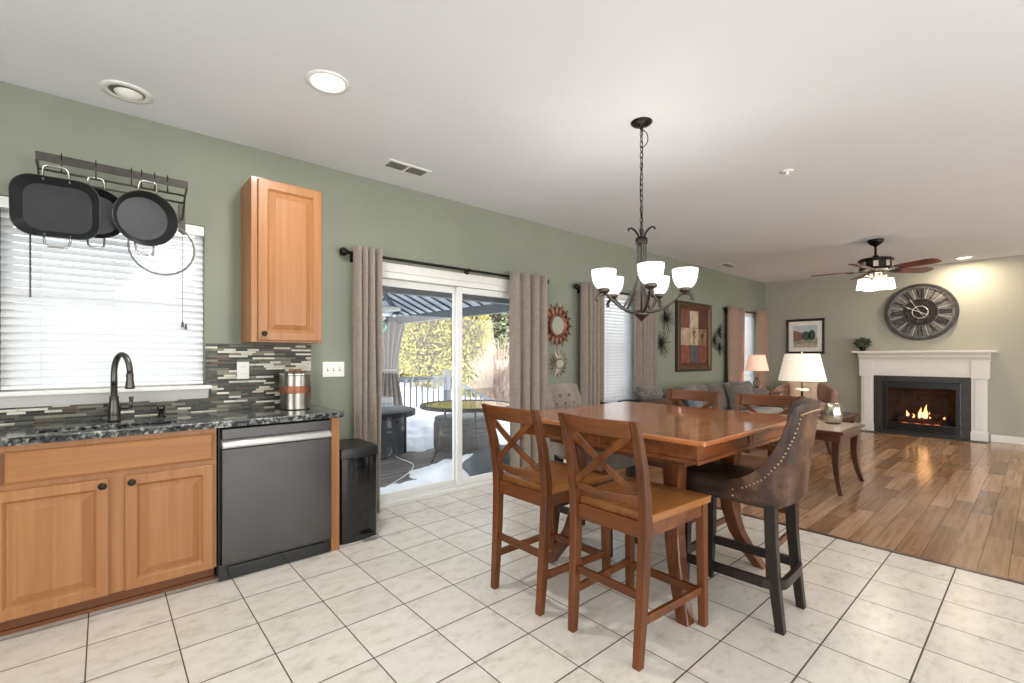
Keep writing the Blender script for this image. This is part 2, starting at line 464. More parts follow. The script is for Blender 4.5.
def granite_mat():
    t = NT('black_speckled_granite'); v = t.coord()
    vo = t.n('ShaderNodeTexVoronoi'); vo.inputs['Scale'].default_value = 95; t.l(v, vo.inputs['Vector'])
    n = t.noise(v, 42, 6, .7); n2 = t.noise(v, 9, 4)
    m = t.math('ADD', t.math('MULTIPLY', n, .75), t.math('MULTIPLY', n2, .25))
    c = t.ramp(m, [(.40, C(20, 21, 23)), (.49, C(50, 52, 54)), (.55, C(104, 106, 104)), (.62, C(176, 174, 166))])
    sp = t.ramp(vo.outputs['Distance'], [(.06, (.8, .8, .8, 1)), (.14, (0, 0, 0, 1))])
    c = t.mix(sp, c, C(38, 38, 42)); t.base(c); t.set(.1, 0, .5); return t.m
M['granite'] = granite_mat()

def mosaic_mat():
    t = NT('linear_glass_stone_mosaic'); tc = t.n('ShaderNodeTexCoord'); sp = t.n('ShaderNodeSeparateXYZ'); t.l(tc.outputs['Object'], sp.inputs[0])
    cv = t.n('ShaderNodeCombineXYZ'); t.l(sp.outputs[0], cv.inputs[0]); t.l(sp.outputs[2], cv.inputs[1])
    b = t.n('ShaderNodeTexBrick', offset=.43, offset_frequency=3, squash=.62, squash_frequency=2)
    b.inputs['Color1'].default_value = (0, 0, 0, 1); b.inputs['Color2'].default_value = (1, 1, 1, 1); b.inputs['Mortar'].default_value = (.5, .5, .5, 1)
    b.inputs['Scale'].default_value = 1; b.inputs['Mortar Size'].default_value = .0008; b.inputs['Mortar Smooth'].default_value = 0
    b.inputs['Brick Width'].default_value = .115; b.inputs['Row Height'].default_value = .0146
    t.l(cv.outputs[0], b.inputs['Vector'])
    pal = [(0, C(50, 48, 41)), (.12, C(88, 86, 72)), (.22, C(214, 208, 190)), (.30, C(58, 56, 49)), (.42, C(106, 103, 88)), (.52, C(204, 198, 180)), (.60, C(42, 40, 35)), (.67, C(98, 68, 53)), (.71, C(130, 126, 109)), (.78, C(72, 75, 63)), (.88, C(220, 216, 202)), (.96, C(56, 52, 47))]
    c = t.ramp(b.outputs['Color'], pal, 'CONSTANT')
    n = t.noise(t.coord((20, 20, 90)), 1.5, 4)
    c = t.mix(.5, c, t.ramp(n, [(.3, (.75, .75, .75, 1)), (.7, (1.1, 1.1, 1.1, 1))]), 'MULTIPLY')
    c = t.mix(b.outputs['Fac'], c, C(96, 94, 88)); t.base(c); t.set(.4, 0, .3); return t.m
M['mosaic'] = mosaic_mat()

def tabletop_mat():
    t = NT('cherry_matched_tabletop'); tc = t.n('ShaderNodeTexCoord'); sp = t.n('ShaderNodeSeparateXYZ'); t.l(tc.outputs['Object'], sp.inputs[0])
    ax, ay = t.math('ABSOLUTE', sp.outputs[0]), t.math('ABSOLUTE', sp.outputs[1])
    sel = t.math('GREATER_THAN', ax, ay)
    def grain(k):
        a = t.noise(t.coord(k), 1.6, 6, .62); return t.ramp(a, [(.3, C(134, 74, 36)), (.5, C(172, 104, 58)), (.7, C(206, 138, 88))])
    c = t.mix(sel, grain((.9, 14, 1)), grain((14, .9, 1)))
    # joints: the mitre lines and the leaf seams
    mitre = t.math('LESS_THAN', t.math('ABSOLUTE', t.math('SUBTRACT', ax, ay)), .004)
    board = t.math('LESS_THAN', t.math('FRACT', t.math('MULTIPLY', t.math('MAXIMUM', ax, ay), 6.2)), .012)
    c = t.mix(t.math('MULTIPLY', board, .45), c, C(84, 42, 22)); c = t.mix(t.math('MULTIPLY', mitre, .8), c, C(206, 140, 88))
    # the two halves of each board catch a slightly different tone
    fl = t.n('ShaderNodeTexWhiteNoise', noise_dimensions='1D'); t.l(t.math('FLOOR', t.math('MULTIPLY', t.math('ADD', t.math('MAXIMUM', ax, ay), t.math('MULTIPLY', sel, 3.)), 6.2)), fl.inputs['W'])
    g = t.n('ShaderNodeCombineColor'); vv = t.math('ADD', .88, t.math('MULTIPLY', fl.outputs['Value'], .2))
    for k in range(3): t.l(vv, g.inputs[k])
    c = t.mix(1., c, g.outputs[0], 'MULTIPLY')
    t.base(c); t.set(.2, 0, .5, .6); return t.m
M['tabletop'] = tabletop_mat()

def blind_mat():
    t = NT('white_faux_wood_slat'); t.base(C(240, 240, 238)); t.set(.4, 0, .3)
    tr = t.n('ShaderNodeBsdfTranslucent'); tr.inputs['Color'].default_value = (.9, .92, .95, 1)
    mx = t.n('ShaderNodeMixShader'); mx.inputs[0].default_value = .32
    t.l(t.b.outputs[0], mx.inputs[1]); t.l(tr.outputs[0], mx.inputs[2]); t.l(mx.outputs[0], t.t.nodes['Material Output'].inputs['Surface']); return t.m
M['blind'] = blind_mat()

def shade_mat(name, col, strength):
    t = NT(name); t.base(col); t.set(.6); t.b.inputs['Emission Color'].default_value = col; t.b.inputs['Emission Strength'].default_value = strength; return t.m
M['opal'] = shade_mat('lit_opal_glass', (1, .98, .95, 1), .95)
M['fanglass'] = shade_mat('lit_frosted_fan_glass', (1, .95, .86, 1), 1.8)
M['lampshade_white'] = shade_mat('lit_cream_lampshade', C(255, 242, 222), .32)
M['lampshade_rose'] = shade_mat('lit_rose_lampshade', C(255, 214, 188), .45)
M['can'] = emit('lit_downlight', (1, .97, .93, 1), 9)
M['can_warm'] = emit('lit_warm_downlight', (1, .84, .62, 1), 5)
M['flame'] = emit('flame', (1, .42, .1, 1), 2.6)
M['flamecore'] = emit('flame_core', (1, .72, .3, 1), 4)
M['ember'] = emit('ember', (1, .16, .03, 1), 2.2, (.1, .03, .02, 1))

# ------------------------------------------------------------------ the setting
WY, FX, CH = 3.66, 10.0, 2.745       # left wall plane, far wall plane, ceiling height
TX = 3.88                            # tile meets wood here
m = MB(); m.b2((-3.2, -3.6, -.12), (TX, WY, 0)); struct(m.build('tile_floor', M['tile']), 'square beige stone tiles with dark grout across the kitchen floor')
m = MB(); m.b2((TX, -3.6, -.12), (FX, WY, 0)); struct(m.build('wood_floor', M['woodfloor']), 'brown hickory plank floor of the living room')
m = MB(); m.b2((TX-.02, -3.6, 0), (TX+.02, WY-.01, .004)); struct(m.build('trim_1', M['darkwood_x'], bevel=.002), 'thin dark strip where tile meets wood floor')
m = MB(); m.b2((-3.2, -3.6, CH), (FX+.2, WY+.2, CH+.2)); struct(m.build('ceiling', M['ceiling']), 'flat white ceiling')
# left wall with openings (x0, x1, z0, z1)
OPEN = [(-.42, .505, 1.085, 2.14), (1.66, 3.46, -.12, 2.0), (4.70, 5.46, .66, 2.11), (8.86, 9.56, .66, 2.11)]
def pierced(mb, f, u0, u1, z0, z1, holes):
    u = u0
    for a, b, c, d in holes:
        mb.b2(*f(u, a, z0, z1))
        if c > z0: mb.b2(*f(a, b, z0, c))
        mb.b2(*f(a, b, d, z1)); u = b
    mb.b2(*f(u, u1, z0, z1))
m = MB(); pierced(m, lambda a, b, c, d: ((a, WY, c), (b, WY+.16, d)), -3.2, FX+.15, -.12, CH, OPEN)
struct(m.build('wall_left', M['wall']), 'long sage green wall with the windows and sliding door')
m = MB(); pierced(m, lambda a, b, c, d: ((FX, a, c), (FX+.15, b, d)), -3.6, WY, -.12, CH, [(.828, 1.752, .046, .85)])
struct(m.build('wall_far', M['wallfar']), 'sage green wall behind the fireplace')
m = MB(); m.b2((-3.2, -3.75, -.12), (FX+.15, -3.6, CH)); struct(m.build('wall_right', M['wall']))
m = MB(); m.b2((-3.35, -3.75, -.12), (-3.2, WY+.16, CH)); struct(m.build('wall_back', M['wall']))
# unseen wall added above the house to keep the sun off the deck
m = MB(); m.b2((-3.35, WY-.1, CH+.2), (FX+.2, WY+.16, 5.6)); struct(m.build('wall_sun_block', M['vinyl']))
m = MB()
m.b2((FX-.016, -3.6, 0), (FX, .50, .09)); m.b2((FX-.012, -3.6, .09), (FX, .50, .105))
struct(m.build('baseboard_far', M['white'], bevel=.003), 'white baseboard beside the fireplace')
m = MB(); m.b2((FX-.016, 2.09, 0), (FX, WY, .105)); struct(m.build('baseboard_corner', M['white'], bevel=.003))
m = MB()
for a, b in ((1.2, 1.64), (3.48, FX)): m.b2((a, WY-.016, 0), (b, WY, .105))
struct(m.build('baseboard_left', M['white'], bevel=.003), 'white baseboard along the sage wall')
# windows: frame, sash, glass
def window(name, x0, x1, z0, z1, label):
    r = bpy.data.objects.new(name, None); COL.objects.link(r); r.location = (0, WY, 0); struct(r, label)
    f = MB(); y0, y1, w = .085, .15, .045
    f.b2((x0, y0, z0), (x0+w, y1, z1)); f.b2((x1-w, y0, z0), (x1, y1, z1)); f.b2((x0+w, y0, z0), (x1-w, y1, z0+w)); f.b2((x0+w, y0, z1-w), (x1-w, y1, z1))
    zm = (z0+z1)/2; f.b2((x0+w, y0+.01, zm-.02), (x1-w, y1-.01, zm+.02)); f.build('window_frame', M['vinyl'], r, bevel=.003)
    g = MB(); g.b2((x0+w, .112, z0+w), (x1-w, .116, zm-.02)); g.b2((x0+w, .112, zm+.02), (x1-w, .116, z1-w)); g.build('window_pane', M['glass'], r)
    return r
w1 = window('window_1', *OPEN[0], 'white kitchen window above the sink')
m = MB(); m.prism([(-.085, 1.065), (-.085, 1.088), (.08, 1.088), (.08, 1.065)], 'x', -.48, .535)
m.prism([(-.06, 1.065), (-.02, 1.0), (-.001, 1.0), (-.001, 1.065)], 'x', -.47, .52)
m.build('window_sill', M['white'], w1, bevel=.004)
window('window_2', *OPEN[2], 'tall window behind the dining table')
window('window_3', *OPEN[3], 'narrow window near the living room corner')
# sliding door: casing, frame, two panels
d1 = bpy.data.objects.new('door_1', None); COL.objects.link(d1); d1.location = (0, WY, 0); struct(d1, 'white sliding glass door to the snowy deck')
f = MB(); x0, x1, zt = 1.66, 3.46, 2.0
f.b2((x0-.06, -.018, 0), (x0+.005, .0, zt+.07)); f.b2((x1-.005, -.018, 0), (x1+.06, 0, zt+.07)); f.b2((x0+.005, -.018, zt-.005), (x1-.005, 0, zt+.07))
f.build('door_casing', M['white'], d1, bevel=.004)
f = MB(); f.b2((x0, -.005, 0), (x0+.045, .14, zt)); f.b2((x1-.045, -.005, 0), (x1, .14, zt)); f.b2((x0+.045, -.005, zt-.055), (x1-.045, .14, zt)); f.b2((x0+.045, -.02, 0), (x1-.045, .14, .035))
f.b2((x0+.045, .03, .035), (x1-.045, .05, .05))
f.build('door_frame', M['vinyl'], d1, bevel=.004)
def panel(a, b, y0, y1, nm):
    p = MB(); w = .058; z0, z1 = .037, zt-.058
    p.b2((a, y0, z0), (a+w, y1, z1)); p.b2((b-w, y0, z0), (b, y1, z1)); p.b2((a+w, y0, z0), (b-w, y1, z0+.06)); p.b2((a+w, y0, z1-w), (b-w, y1, z1))
    o = p.build(nm, M['vinyl'], d1, bevel=.004)
    g = MB(); ym = (y0+y1)/2; g.b2((a+w, ym-.003, z0+.06), (b-w, ym+.003, z1-w)); g.build('pane', M['glass'], o)
    return o
panel(1.705, 2.585, .055, .09, 'door_panel'); panel(2.535, 3.415, .012, .047, 'door_panel')

# ------------------------------------------------------------------ kitchen
def panel_door(mb, x0, x1, z0, z1, yf, frame=.058, raised=True, th=.02):
    """cabinet door facing -Y with a moulded frame and a raised centre panel; yf = front plane"""
    if raised: prof = [(0, th), (0, .004), (.004, 0), (frame-.012, 0), (frame-.004, .008), (frame, .014), (frame+.006, .0145), (frame+.036, .003), (frame+.038, .0015)]
    else: prof = [(0, th), (0, .006), (.004, .003), (.012, 0), (.016, 0)]
    rings = []
    for i, d in prof:
        rings.append([(x0+i, yf+d, z0+i), (x1-i, yf+d, z0+i), (x1-i, yf+d, z1-i), (x0+i, yf+d, z1-i)])
    mb.loft(rings)
def knob(mb, x, y, z, r=.016):
    mb.lathe([(.006, 0), (.006, .012), (r, .016), (r, .022), (r*.6, .027), (.001, .028)], 14, (x, y, z), 'y')
def knob_y(parent, x, y, z, nm='knob'):
    k = MB()
    for (r0, h0), (r1, h1) in zip([(.006, 0), (.006, .012), (.016, .015), (.017, .021), (.011, .026)], [(.006, .012), (.016, .015), (.017, .021), (.011, .026), (.001, .027)]):
        k.loft([[(x+r*math.cos(2*PI*q/14), y-h, z+r*math.sin(2*PI*q/14)) for q in range(14)] for r, h in ((r0, h0), (r1, h1))], True, False)
    return k.build(nm, M['bronze'], parent, smooth=True, world=True)

cab = thing('base_cabinet', 'honey maple sink base cabinet with two raised panel doors', 'cabinet', (.02, 3.36, 0))
m = MB(); m.b2((-.60, 3.09, .09), (.48, 3.63, .66)); m.b2((-.60, 3.07, .09), (.48, 3.09, .874)); m.b2((-.60, 3.09, .66), (-.58, 3.63, .874)); m.b2((.46, 3.09, .66), (.48, 3.63, .874)); m.build('body', M['maple'], cab, bevel=.002, world=True)
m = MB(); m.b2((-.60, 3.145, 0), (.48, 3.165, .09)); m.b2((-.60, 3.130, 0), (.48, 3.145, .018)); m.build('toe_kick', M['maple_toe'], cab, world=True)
for a, b, kx in ((-.385, .021, -.003), (.082, .462, .108)):
    m = MB(); panel_door(m, a, b, .092, .672, 3.05); d = m.build('door', M['maple'], cab, world=True)
    knob_y(d, kx, 3.05, .640)
m = MB(); panel_door(m, -.332, .462, .700, .846, 3.05, raised=False); m.build('drawer_front', M['maple_x'], cab, world=True)
m = MB(); panel_door(m, -.60, -.345, .700, .846, 3.05, raised=False); m.build('drawer_front', M['maple_x'], cab, world=True)

dw = thing('dishwasher', 'black stainless dishwasher with pocket handle under granite counter', 'dishwasher', (.80, 3.36, 0))
m = MB(); m.b2((.487, 3.085, .02), (1.115, 3.63, .868)); m.build('body', M['black'], dw, bevel=.003, world=True)
m = MB(); m.b2((.489, 3.066, 0), (1.113, 3.085, .095)); m.b2((.535, 3.055, .018), (1.075, 3.066, .078)); m.build('kick_plate', M['blackgloss'], dw, bevel=.004, world=True)
m = MB(); m.b2((.50, 3.035, .098), (1.110, 3.085, .752)); m.build('door', M['blacksteel'], dw, bevel=.005, world=True)
m = MB(); m.b2((.50, 3.035, .806), (1.110, 3.085, .866)); m.build('control_strip', M['blacksteel'], dw, bevel=.004, world=True)
m = MB(); m.prism([(3.035, .754), (3.024, .760), (3.024, .770), (3.050, .803), (3.08, .803), (3.08, .754)], 'x', .502, 1.108); m.build('pocket_handle', M['handlesteel'], dw, bevel=.002, world=True)
ep = MB(); ep.b2((1.120, 3.065, 0), (1.174, 3.64, .874)); tag(ep.build('end_panel', M['maple'], bevel=.002), 'maple end panel closing the counter run beside the black trash can', 'cabinet panel')

ct = MB()
out = [(-.75, 3.040), (1.19, 3.040), (1.205, 3.055), (1.205, 3.638), (-.75, 3.638)]
inn = [(-.235, 3.130), (.30, 3.130), (.335, 3.15), (.335, 3.285), (-.235, 3.285)]
ct.loft([[(x, y, .912) for x, y in out], [(x, y, .912) for x, y in inn], [(x, y, .876) for x, y in inn], [(x, y, .876) for x, y in out]], loop=True)
tag(ct.build('countertop', M['granite'], bevel=.006, seg=3), 'black speckled granite countertop with the undermount sink cutout', 'countertop')
sk = thing('kitchen_sink', 'dark undermount sink basin set under the granite', 'sink', (.05, 3.2, .68))
m = MB(); m.loft([[(x, y, .874) for x, y in [(-.25, 3.12), (.35, 3.12), (.35, 3.30), (-.25, 3.30)]], [(x, y, .874) for x, y in [(-.23, 3.132), (.33, 3.132), (.33, 3.284), (-.23, 3.284)]], [(x, y, .70) for x, y in [(-.22, 3.14), (.32, 3.14), (.32, 3.275), (-.22, 3.275)]]], True, False)
m.loft([[(-.22, 3.14, .70), (.32, 3.14, .70), (.32, 3.275, .70), (-.22, 3.275, .70)]])
m.build('basin', M['pewter'], sk, world=True, solid=.002)
m = MB(); m.lathe([(.035, .702), (.035, .706), (.02, .706), (.018, .703)], 16, (.05, 3.2, 0)); m.build('drain', M['steel'], sk, world=True)

fa = thing('kitchen_faucet', 'dark bronze gooseneck kitchen faucet behind the sink', 'faucet', (.046, 3.46, .912))
m = MB(); m.lathe([(.030, 0), (.030, .012), (.026, .016), (.029, .03), (.029, .06), (.024, .10), (.020, .125), (.022, .13), (.022, .136), (.0165, .142), (.0155, .20)], 20); m.build('base', M['pewter'], fa, smooth=True)
dx, dy = .066, -.10
def arc(t): return Vector((dx*(1-math.cos(t))/2*1.0, dy*(1-math.cos(t))/2, .268+.108*math.sin(t)))
pts = [Vector((0, 0, .19)), Vector((0, 0, .235))] + [arc(PI*i/14) for i in range(0, 15)]
m = MB(); m.tube(pts, [.0155, .015] + [.0145]*15, 12); m.build('gooseneck', M['pewter'], fa, smooth=True)
e = Vector((dx, dy, .268))
m = MB(); m.lathe([(.0145, .005), (.017, .0), (.0175, -.012), (.016, -.03), (.0225, -.075), (.0225, -.083), (.012, -.085)], 16, e); m.build('spray_head', M['pewter'], fa, smooth=True)
m = MB(); m.tube([(.02, 0, .075), (.075, -.01, .075)], [.012, .009], 10); m.tube([(.073, -.01, .07), (.074, -.01, .09), (.075, -.01, .135)], [.009, .007, .0125], 10); m.build('lever_handle', M['pewter'], fa, smooth=True)
sd = thing('soap_dispenser', 'short black soap dispenser at right of the faucet', 'dispenser', (.262, 3.50, .912))
m = MB(); m.lathe([(.024, 0), (.024, .004), (.016, .008), (.014, .05)], 16); m.build('collar', M['bronze'], sd, smooth=True)
m = MB(); m.lathe([(.02, .044), (.021, .05), (.021, .064), (.016, .072), (.001, .073)], 16); m.build('cap', M['blackgloss'], sd, smooth=True)

cn = thing('canister', 'stainless canister with copper band on the granite counter', 'canister', (1.005, 3.43, .912))
m = MB(); m.lathe([(.001, .002), (.094, .002), (.098, .006), (.098, .232), (.095, .236)], 36); autosmooth(m.build('body', M['canister'], cn))
m = MB(); m.lathe([(.0985, .112), (.1005, .114), (.1005, .160), (.0985, .162)], 36); autosmooth(m.build('band', M['copper'], cn))
m = MB(); m.lathe([(.096, .236), (.103, .238), (.103, .246), (.096, .251), (.05, .256), (.001, .258)], 36); ld = autosmooth(m.build('lid', M['steel'], cn))
m = MB(); m.tube(bez([(-.045, 0, .256), (-.03, 0, .272), (0, 0, .268), (.03, 0, .272), (.045, 0, .256)], 5), .006, 8); m.build('handle', M['copper'], ld, smooth=True)

# backsplash, outlet, switch plate
m = MB(); m.b2((-.75, WY-.018, .912), (1.18, WY, 1.0)); m.b2((.536, WY-.018, 1.0), (1.18, WY, 1.362)); m.b2((-.75, WY-.018, 1.0), (-.482, WY, 1.362)); m.b2((.508, WY-.018, 1.09), (.536, WY, 1.362)); m.b2((-.482, WY-.018, 1.09), (-.424, WY, 1.362))
struct(m.build('backsplash', M['mosaic']), 'linear mosaic backsplash in greys, browns and whites')
def wallplate(name, label, cat, x, z, w, h, y, slots):
    r = thing(name, label, cat, (x, y, z))
    p = MB(); p.b2((-w/2, -.007, -h/2), (w/2, 0, h/2)); p.build('plate', M['plate'], r, bevel=.003)
    for nm, items in slots:
        for (cx, cz, sx, sz, dp) in items:
            q = MB(); q.b2((cx-sx/2, -.007-dp, cz-sz/2), (cx+sx/2, -.0065, cz+sz/2)); q.build(nm, M['dot'] if nm == 'slot' else M['plate'], r, bevel=.001)
wallplate('wall_outlet', 'white electrical outlet on the mosaic backsplash', 'outlet', .725, 1.18, .075, .118, WY-.018,
          [('receptacle', [(0, .025, .034, .03, .002), (0, -.025, .034, .03, .002)]), ('slot', [(sx, sz, .003, .010, .0025) for sx in (-.008, .008) for sz in (.027, -.023)])])
wallplate('light_switch', 'white triple light switch on the green wall beside curtain', 'switch', 1.355, 1.175, .168, .118, WY,
          [('slot', [(a, 0, .011, .026, .0005) for a in (-.046, 0, .046)]), ('toggle', [(a, .004, .008, .012, .009) for a in (-.046, 0, .046)])])

wc = thing('wall_cabinet', 'honey maple wall cabinet with one raised panel door', 'cabinet', (.94, 3.5, 1.37))
m = MB(); m.b2((.715, 3.358, 1.37), (1.162, WY-.001, 2.442)); m.build('body', M['maple'], wc, bevel=.002, world=True)
m = MB(); panel_door(m, .752, 1.152, 1.382, 2.430, 3.338, .066); d = m.build('door', M['maple'], wc, world=True)
knob_y(d, .785, 3.338, 1.425)

# blinds
def blind(name, label, x0, x1, z0, z1, y, pitch=.041, sw=.052, tilt=.90, wand=None, cords=(), group=None):
    r = thing(name, label, 'blind', ((x0+x1)/2, y, z0), group=group)
    s_ = MB(); z = z0+.05; n = 0
    while z < z1-.06:
        c, s = math.cos(tilt), math.sin(tilt); pr = []
        for k in range(5):
            u = -1+k/2; pr.append((u*sw/2*c - (1-u*u)*.003*s, u*sw/2*s + (1-u*u)*.003*c))
        pts = [(a, b) for a, b in pr] + [(a+.0024*s, b-.0024*c) for a, b in pr[::-1]]
        s_.prism([(y+a, z+b) for a, b in pts], 'x', x0+.004, x1-.004); z += pitch
    s_.build('slats', M['blind'], r, world=True)
    h = MB(); h.b2((x0, y-.034, z1-.062), (x1, y+.03, z1)); h.build('headrail', M['vinyl'], r, bevel=.004, world=True)
    b = MB(); b.b2((x0+.004, y-.025, z0+.004), (x1-.004, y+.025, z0+.024)); b.build('bottom_rail', M['vinyl'], r, bevel=.004, world=True)
    for cx in cords:
        k = MB(); k.tube([(cx, y-.03, z1-.06), (cx, y-.03, z0+.02)], .0013, 5); k.build('ladder_cord', M['vinyl'], r, world=True)
    if wand:
        k = MB(); k.tube([(wand[0], y-.045, z1-.05), (wand[0], y-.045, wand[1])], .0045, 8); k.build('tilt_wand', M['pewter'], r, world=True)
    return r
bl = blind('window_blind', 'wide white slatted blind over the kitchen sink window', -.418, .503, 1.092, 2.135, WY+.035, wand=(-.30, 1.60), cords=(-.26, .05, .36))
m = MB(); m.tube([(.385, WY, 2.08), (.385, WY, 1.50)], .0014, 5); m.lathe([(.003, 1.505), (.008, 1.48), (.008, 1.465), (.001, 1.463)], 8, (.385, WY, 0)); m.lathe([(.003, 1.49), (.008, 1.465), (.008, 1.45), (.001, 1.448)], 8, (.402, WY-.002, 0)); m.build('pull_cord', M['pewter'], bl, world=True)
blind('window_blind', 'tall white slatted blind behind the chandelier, between taupe curtains', 4.71, 5.45, .67, 2.105, WY+.04, wand=None, cords=(4.86, 5.3))
blind('window_blind', 'narrow white slatted blind between rose taupe curtains near the room corner', 8.87, 9.55, .67, 2.105, WY+.04, wand=(8.95, 1.4), cords=(9.0, 9.4))

# curtains and rods
def curtain(label, x0, x1, zt, zb, folds, mat, amp=.036, y=3.545, seed=0, group=None, flare=0.):
    rnd = random.Random(seed); ph = [rnd.uniform(-.5, .5) for _ in range(8)]
    m = MB(); nu, nv = folds*10, 14; rows = []
    for j in range(nv+1):
        v = j/nv; z = zt + (zb-zt)*v; row = []
        for i in range(nu+1):
            u = i/nu
            w = math.sin(u*folds*2*PI + .25*math.sin(v*3+ph[0])*v + ph[1])
            a = amp*(1 + .25*math.sin(u*7+ph[2]*6+v*2))
            xx = x0 + (x1-x0)*u + flare*(u-.5)*v + .012*math.sin(v*4+u*9+ph[3]*5)*v + .35*(x1-x0)/folds*.5*math.sin(u*folds*4*PI)*.25
            row.append((xx, y + a*w + .008*math.sin(v*5+u*11+ph[4]*4)*v, z))
        rows.append(row)
    m.loft(rows, False, False)
    r = thing('curtain', label, 'curtain', ((x0+x1)/2, y, zb), group=group)
    m.build('drape', mat, r, smooth=True, solid=.003, world=True)
    return r
def rod(label, x0, x1, z, y=3.607, br=()):
    r = thing('curtain_rod', label, 'curtain rod', ((x0+x1)/2, y, z))
    m = MB(); m.tube([(x0, y, z), (x1, y, z)], .0125, 10); m.build('pole', M['bronze'], r, smooth=True, world=True)
    for sx, x in ((-1, x0), (1, x1)):
        f = MB(); f.tube([(x, y, z), (x+sx*.012, y, z)], .018, 12); f.ball((x+sx*.042, y, z), .034, 14); f.build('finial', M['bronze'], r, smooth=True, world=True)
    for x in br:
        b = MB(); b.tube([(x, WY, z-.03), (x, y, z-.03), (x, y, z-.012)], .008, 8); b.tube([(x-.01, y, z), (x+.01, y, z)], .018, 10); b.box((x, WY-.004, z-.03), (.03, .008, .07)); b.build('bracket', M['bronze'], r, world=True)
    return r
rod('long bronze curtain rod above the sliding glass door', 1.455, 3.63, 2.098, br=(1.50, 2.62, 3.60))
rod('bronze curtain rod above the window behind the chandelier', 4.22, 5.78, 2.098, br=(4.27, 5.73))
rod('bronze curtain rod above the narrow corner window', 8.14, 9.66, 2.098, br=(8.2, 9.6))
curtain('taupe curtain panel at the left of the sliding door by trash can', 1.475, 1.70, 2.145, .012, 4, M['curtain'], .038, seed=1)
curtain('taupe curtain panel at the right of the sliding door', 3.10, 3.63, 2.145, .012, 4, M['curtain'], .04, seed=2, flare=.03)
curtain('taupe curtain panel between the sunburst mirrors and the tall blind', 4.20, 4.60, 2.145, .012, 5, M['curtain'], .038, seed=3)
curtain('taupe curtain panel at the right of the tall blind', 5.30, 5.76, 2.145, .012, 5, M['curtain'], .038, seed=4)
curtain('rose taupe curtain panel left of the narrow corner window', 8.10, 8.64, 2.145, .012, 6, M['curtain_warm'], .038, seed=5)
curtain('rose taupe curtain panel at the room corner, right of the narrow window', 9.32, 9.74, 2.145, .012, 4, M['curtain_warm'], .038, seed=6)

# trash can
tc = thing('trash_can', 'slim black pedal trash can between cabinet end and curtain', 'trash can', (1.335, 3.30, 0))
m = MB(); m.loft([[(1.335+a, 3.30+b, z) for a, b in rrect(w, h, .014, 3)] for z, w, h in ((.012, .25, .35), (.03, .258, .358), (.575, .262, .362))]); autosmooth(m.build('body', M['blackgloss'], tc, world=True))
m = MB(); m.loft([[(1.335+a, 3.30+b, z) for a, b in rrect(w, h, .012, 3)] for z, w, h in ((.578, .274, .374), (.642, .274, .374), (.648, .268, .368))]); autosmooth(m.build('lid', M['black'], tc, world=True))
m = MB(); m.loft([[(1.335+a, 3.30+b, z) for a, b in rrect(w, h, .03, 3)] for z, w, h in ((0, .266, .366), (.03, .266, .366), (.034, .258, .358))]); m.build('base', M['black'], tc, world=True)
m = MB(); m.box((1.40, 3.095, .022), (.10, .07, .012)); m.build('pedal', M['steel'], tc, bevel=.004, world=True)

# pot rack, hooks and pans
pr = thing('pot_rack', 'grey metal wall pot rack above the kitchen window', 'pot rack', (.06, 3.5, 2.3))
m = MB(); m.b2((-.262, 3.40, 2.287), (.385, 3.408, 2.332)); m.b2((-.262, 3.408, 2.322), (.385, 3.425, 2.332)); m.build('front_bar', M['pewter'], pr, bevel=.002, world=True)
for x in (-.258, .381):
    m = MB(); m.sweep(bez([(x, 3.405, 2.30), (x, 3.48, 2.285), (x, 3.57, 2.22), (x, 3.640, 2.16)], 6), [(-.004, -.015), (.004, -.015), (.004, .015), (-.004, .015)], up=(1, 0, 0) if False else (0, 0, 1))
    m.b2((x-.018, WY-.006, 2.06), (x+.018, WY, 2.26)); m.build('bracket', M['pewter'], pr, world=True)
for y, z in ((3.47, 2.262), (3.54, 2.235)):
    m = MB(); m.tube([(-.258, y, z), (.381, y, z)], .006, 8); m.build('rail', M['pewter'], pr, smooth=True, world=True)
def hook(x, y, z, label, s=1.):
    m = MB(); pts = [(0, .012, .022), (0, .010, .034), (0, 0, .040), (0, -.010, .034), (0, -.008, .01), (0, 0, -.02), (0, .002, -.05), (0, -.010, -.062), (0, -.020, -.054), (0, -.02, -.045)]
    m.tube(bez([(a*s, b*s, c*s) for a, b, c in pts], 4), .0028, 6)
    o = m.build('pot_hook', M['bronze'], smooth=True, loc=(x, y, z)); tag(o, label, 'hook', 'pot hooks on the rack')
for x, l in ((-.165, 'black hook on the pot rack above the rectangular pan'), (-.03, 'black hook on the pot rack holding the hidden middle pan'), (.12, 'black hook at left of the pair above the round pan'), (.165, 'black hook on the pot rack holding the round pan'), (.225, 'empty black hook on the pot rack right of the round pan'), (.285, 'black hook nearest the right end of the pot rack')):
    hook(x, 3.408, 2.305, l)
def loop_handle(m, y0, sgn, w=.085, out=.05, r=.006, z=-.004):
    m.tube(bez([(-w/2, y0-sgn*.01, z-.012), (-w/2, y0+sgn*.012, z), (-w/2*.8, y0+sgn*out, z+.012), (0, y0+sgn*out*1.08, z+.014), (w/2*.8, y0+sgn*out, z+.012), (w/2, y0+sgn*.012, z), (w/2, y0-sgn*.01, z-.012)], 5), r, 8)
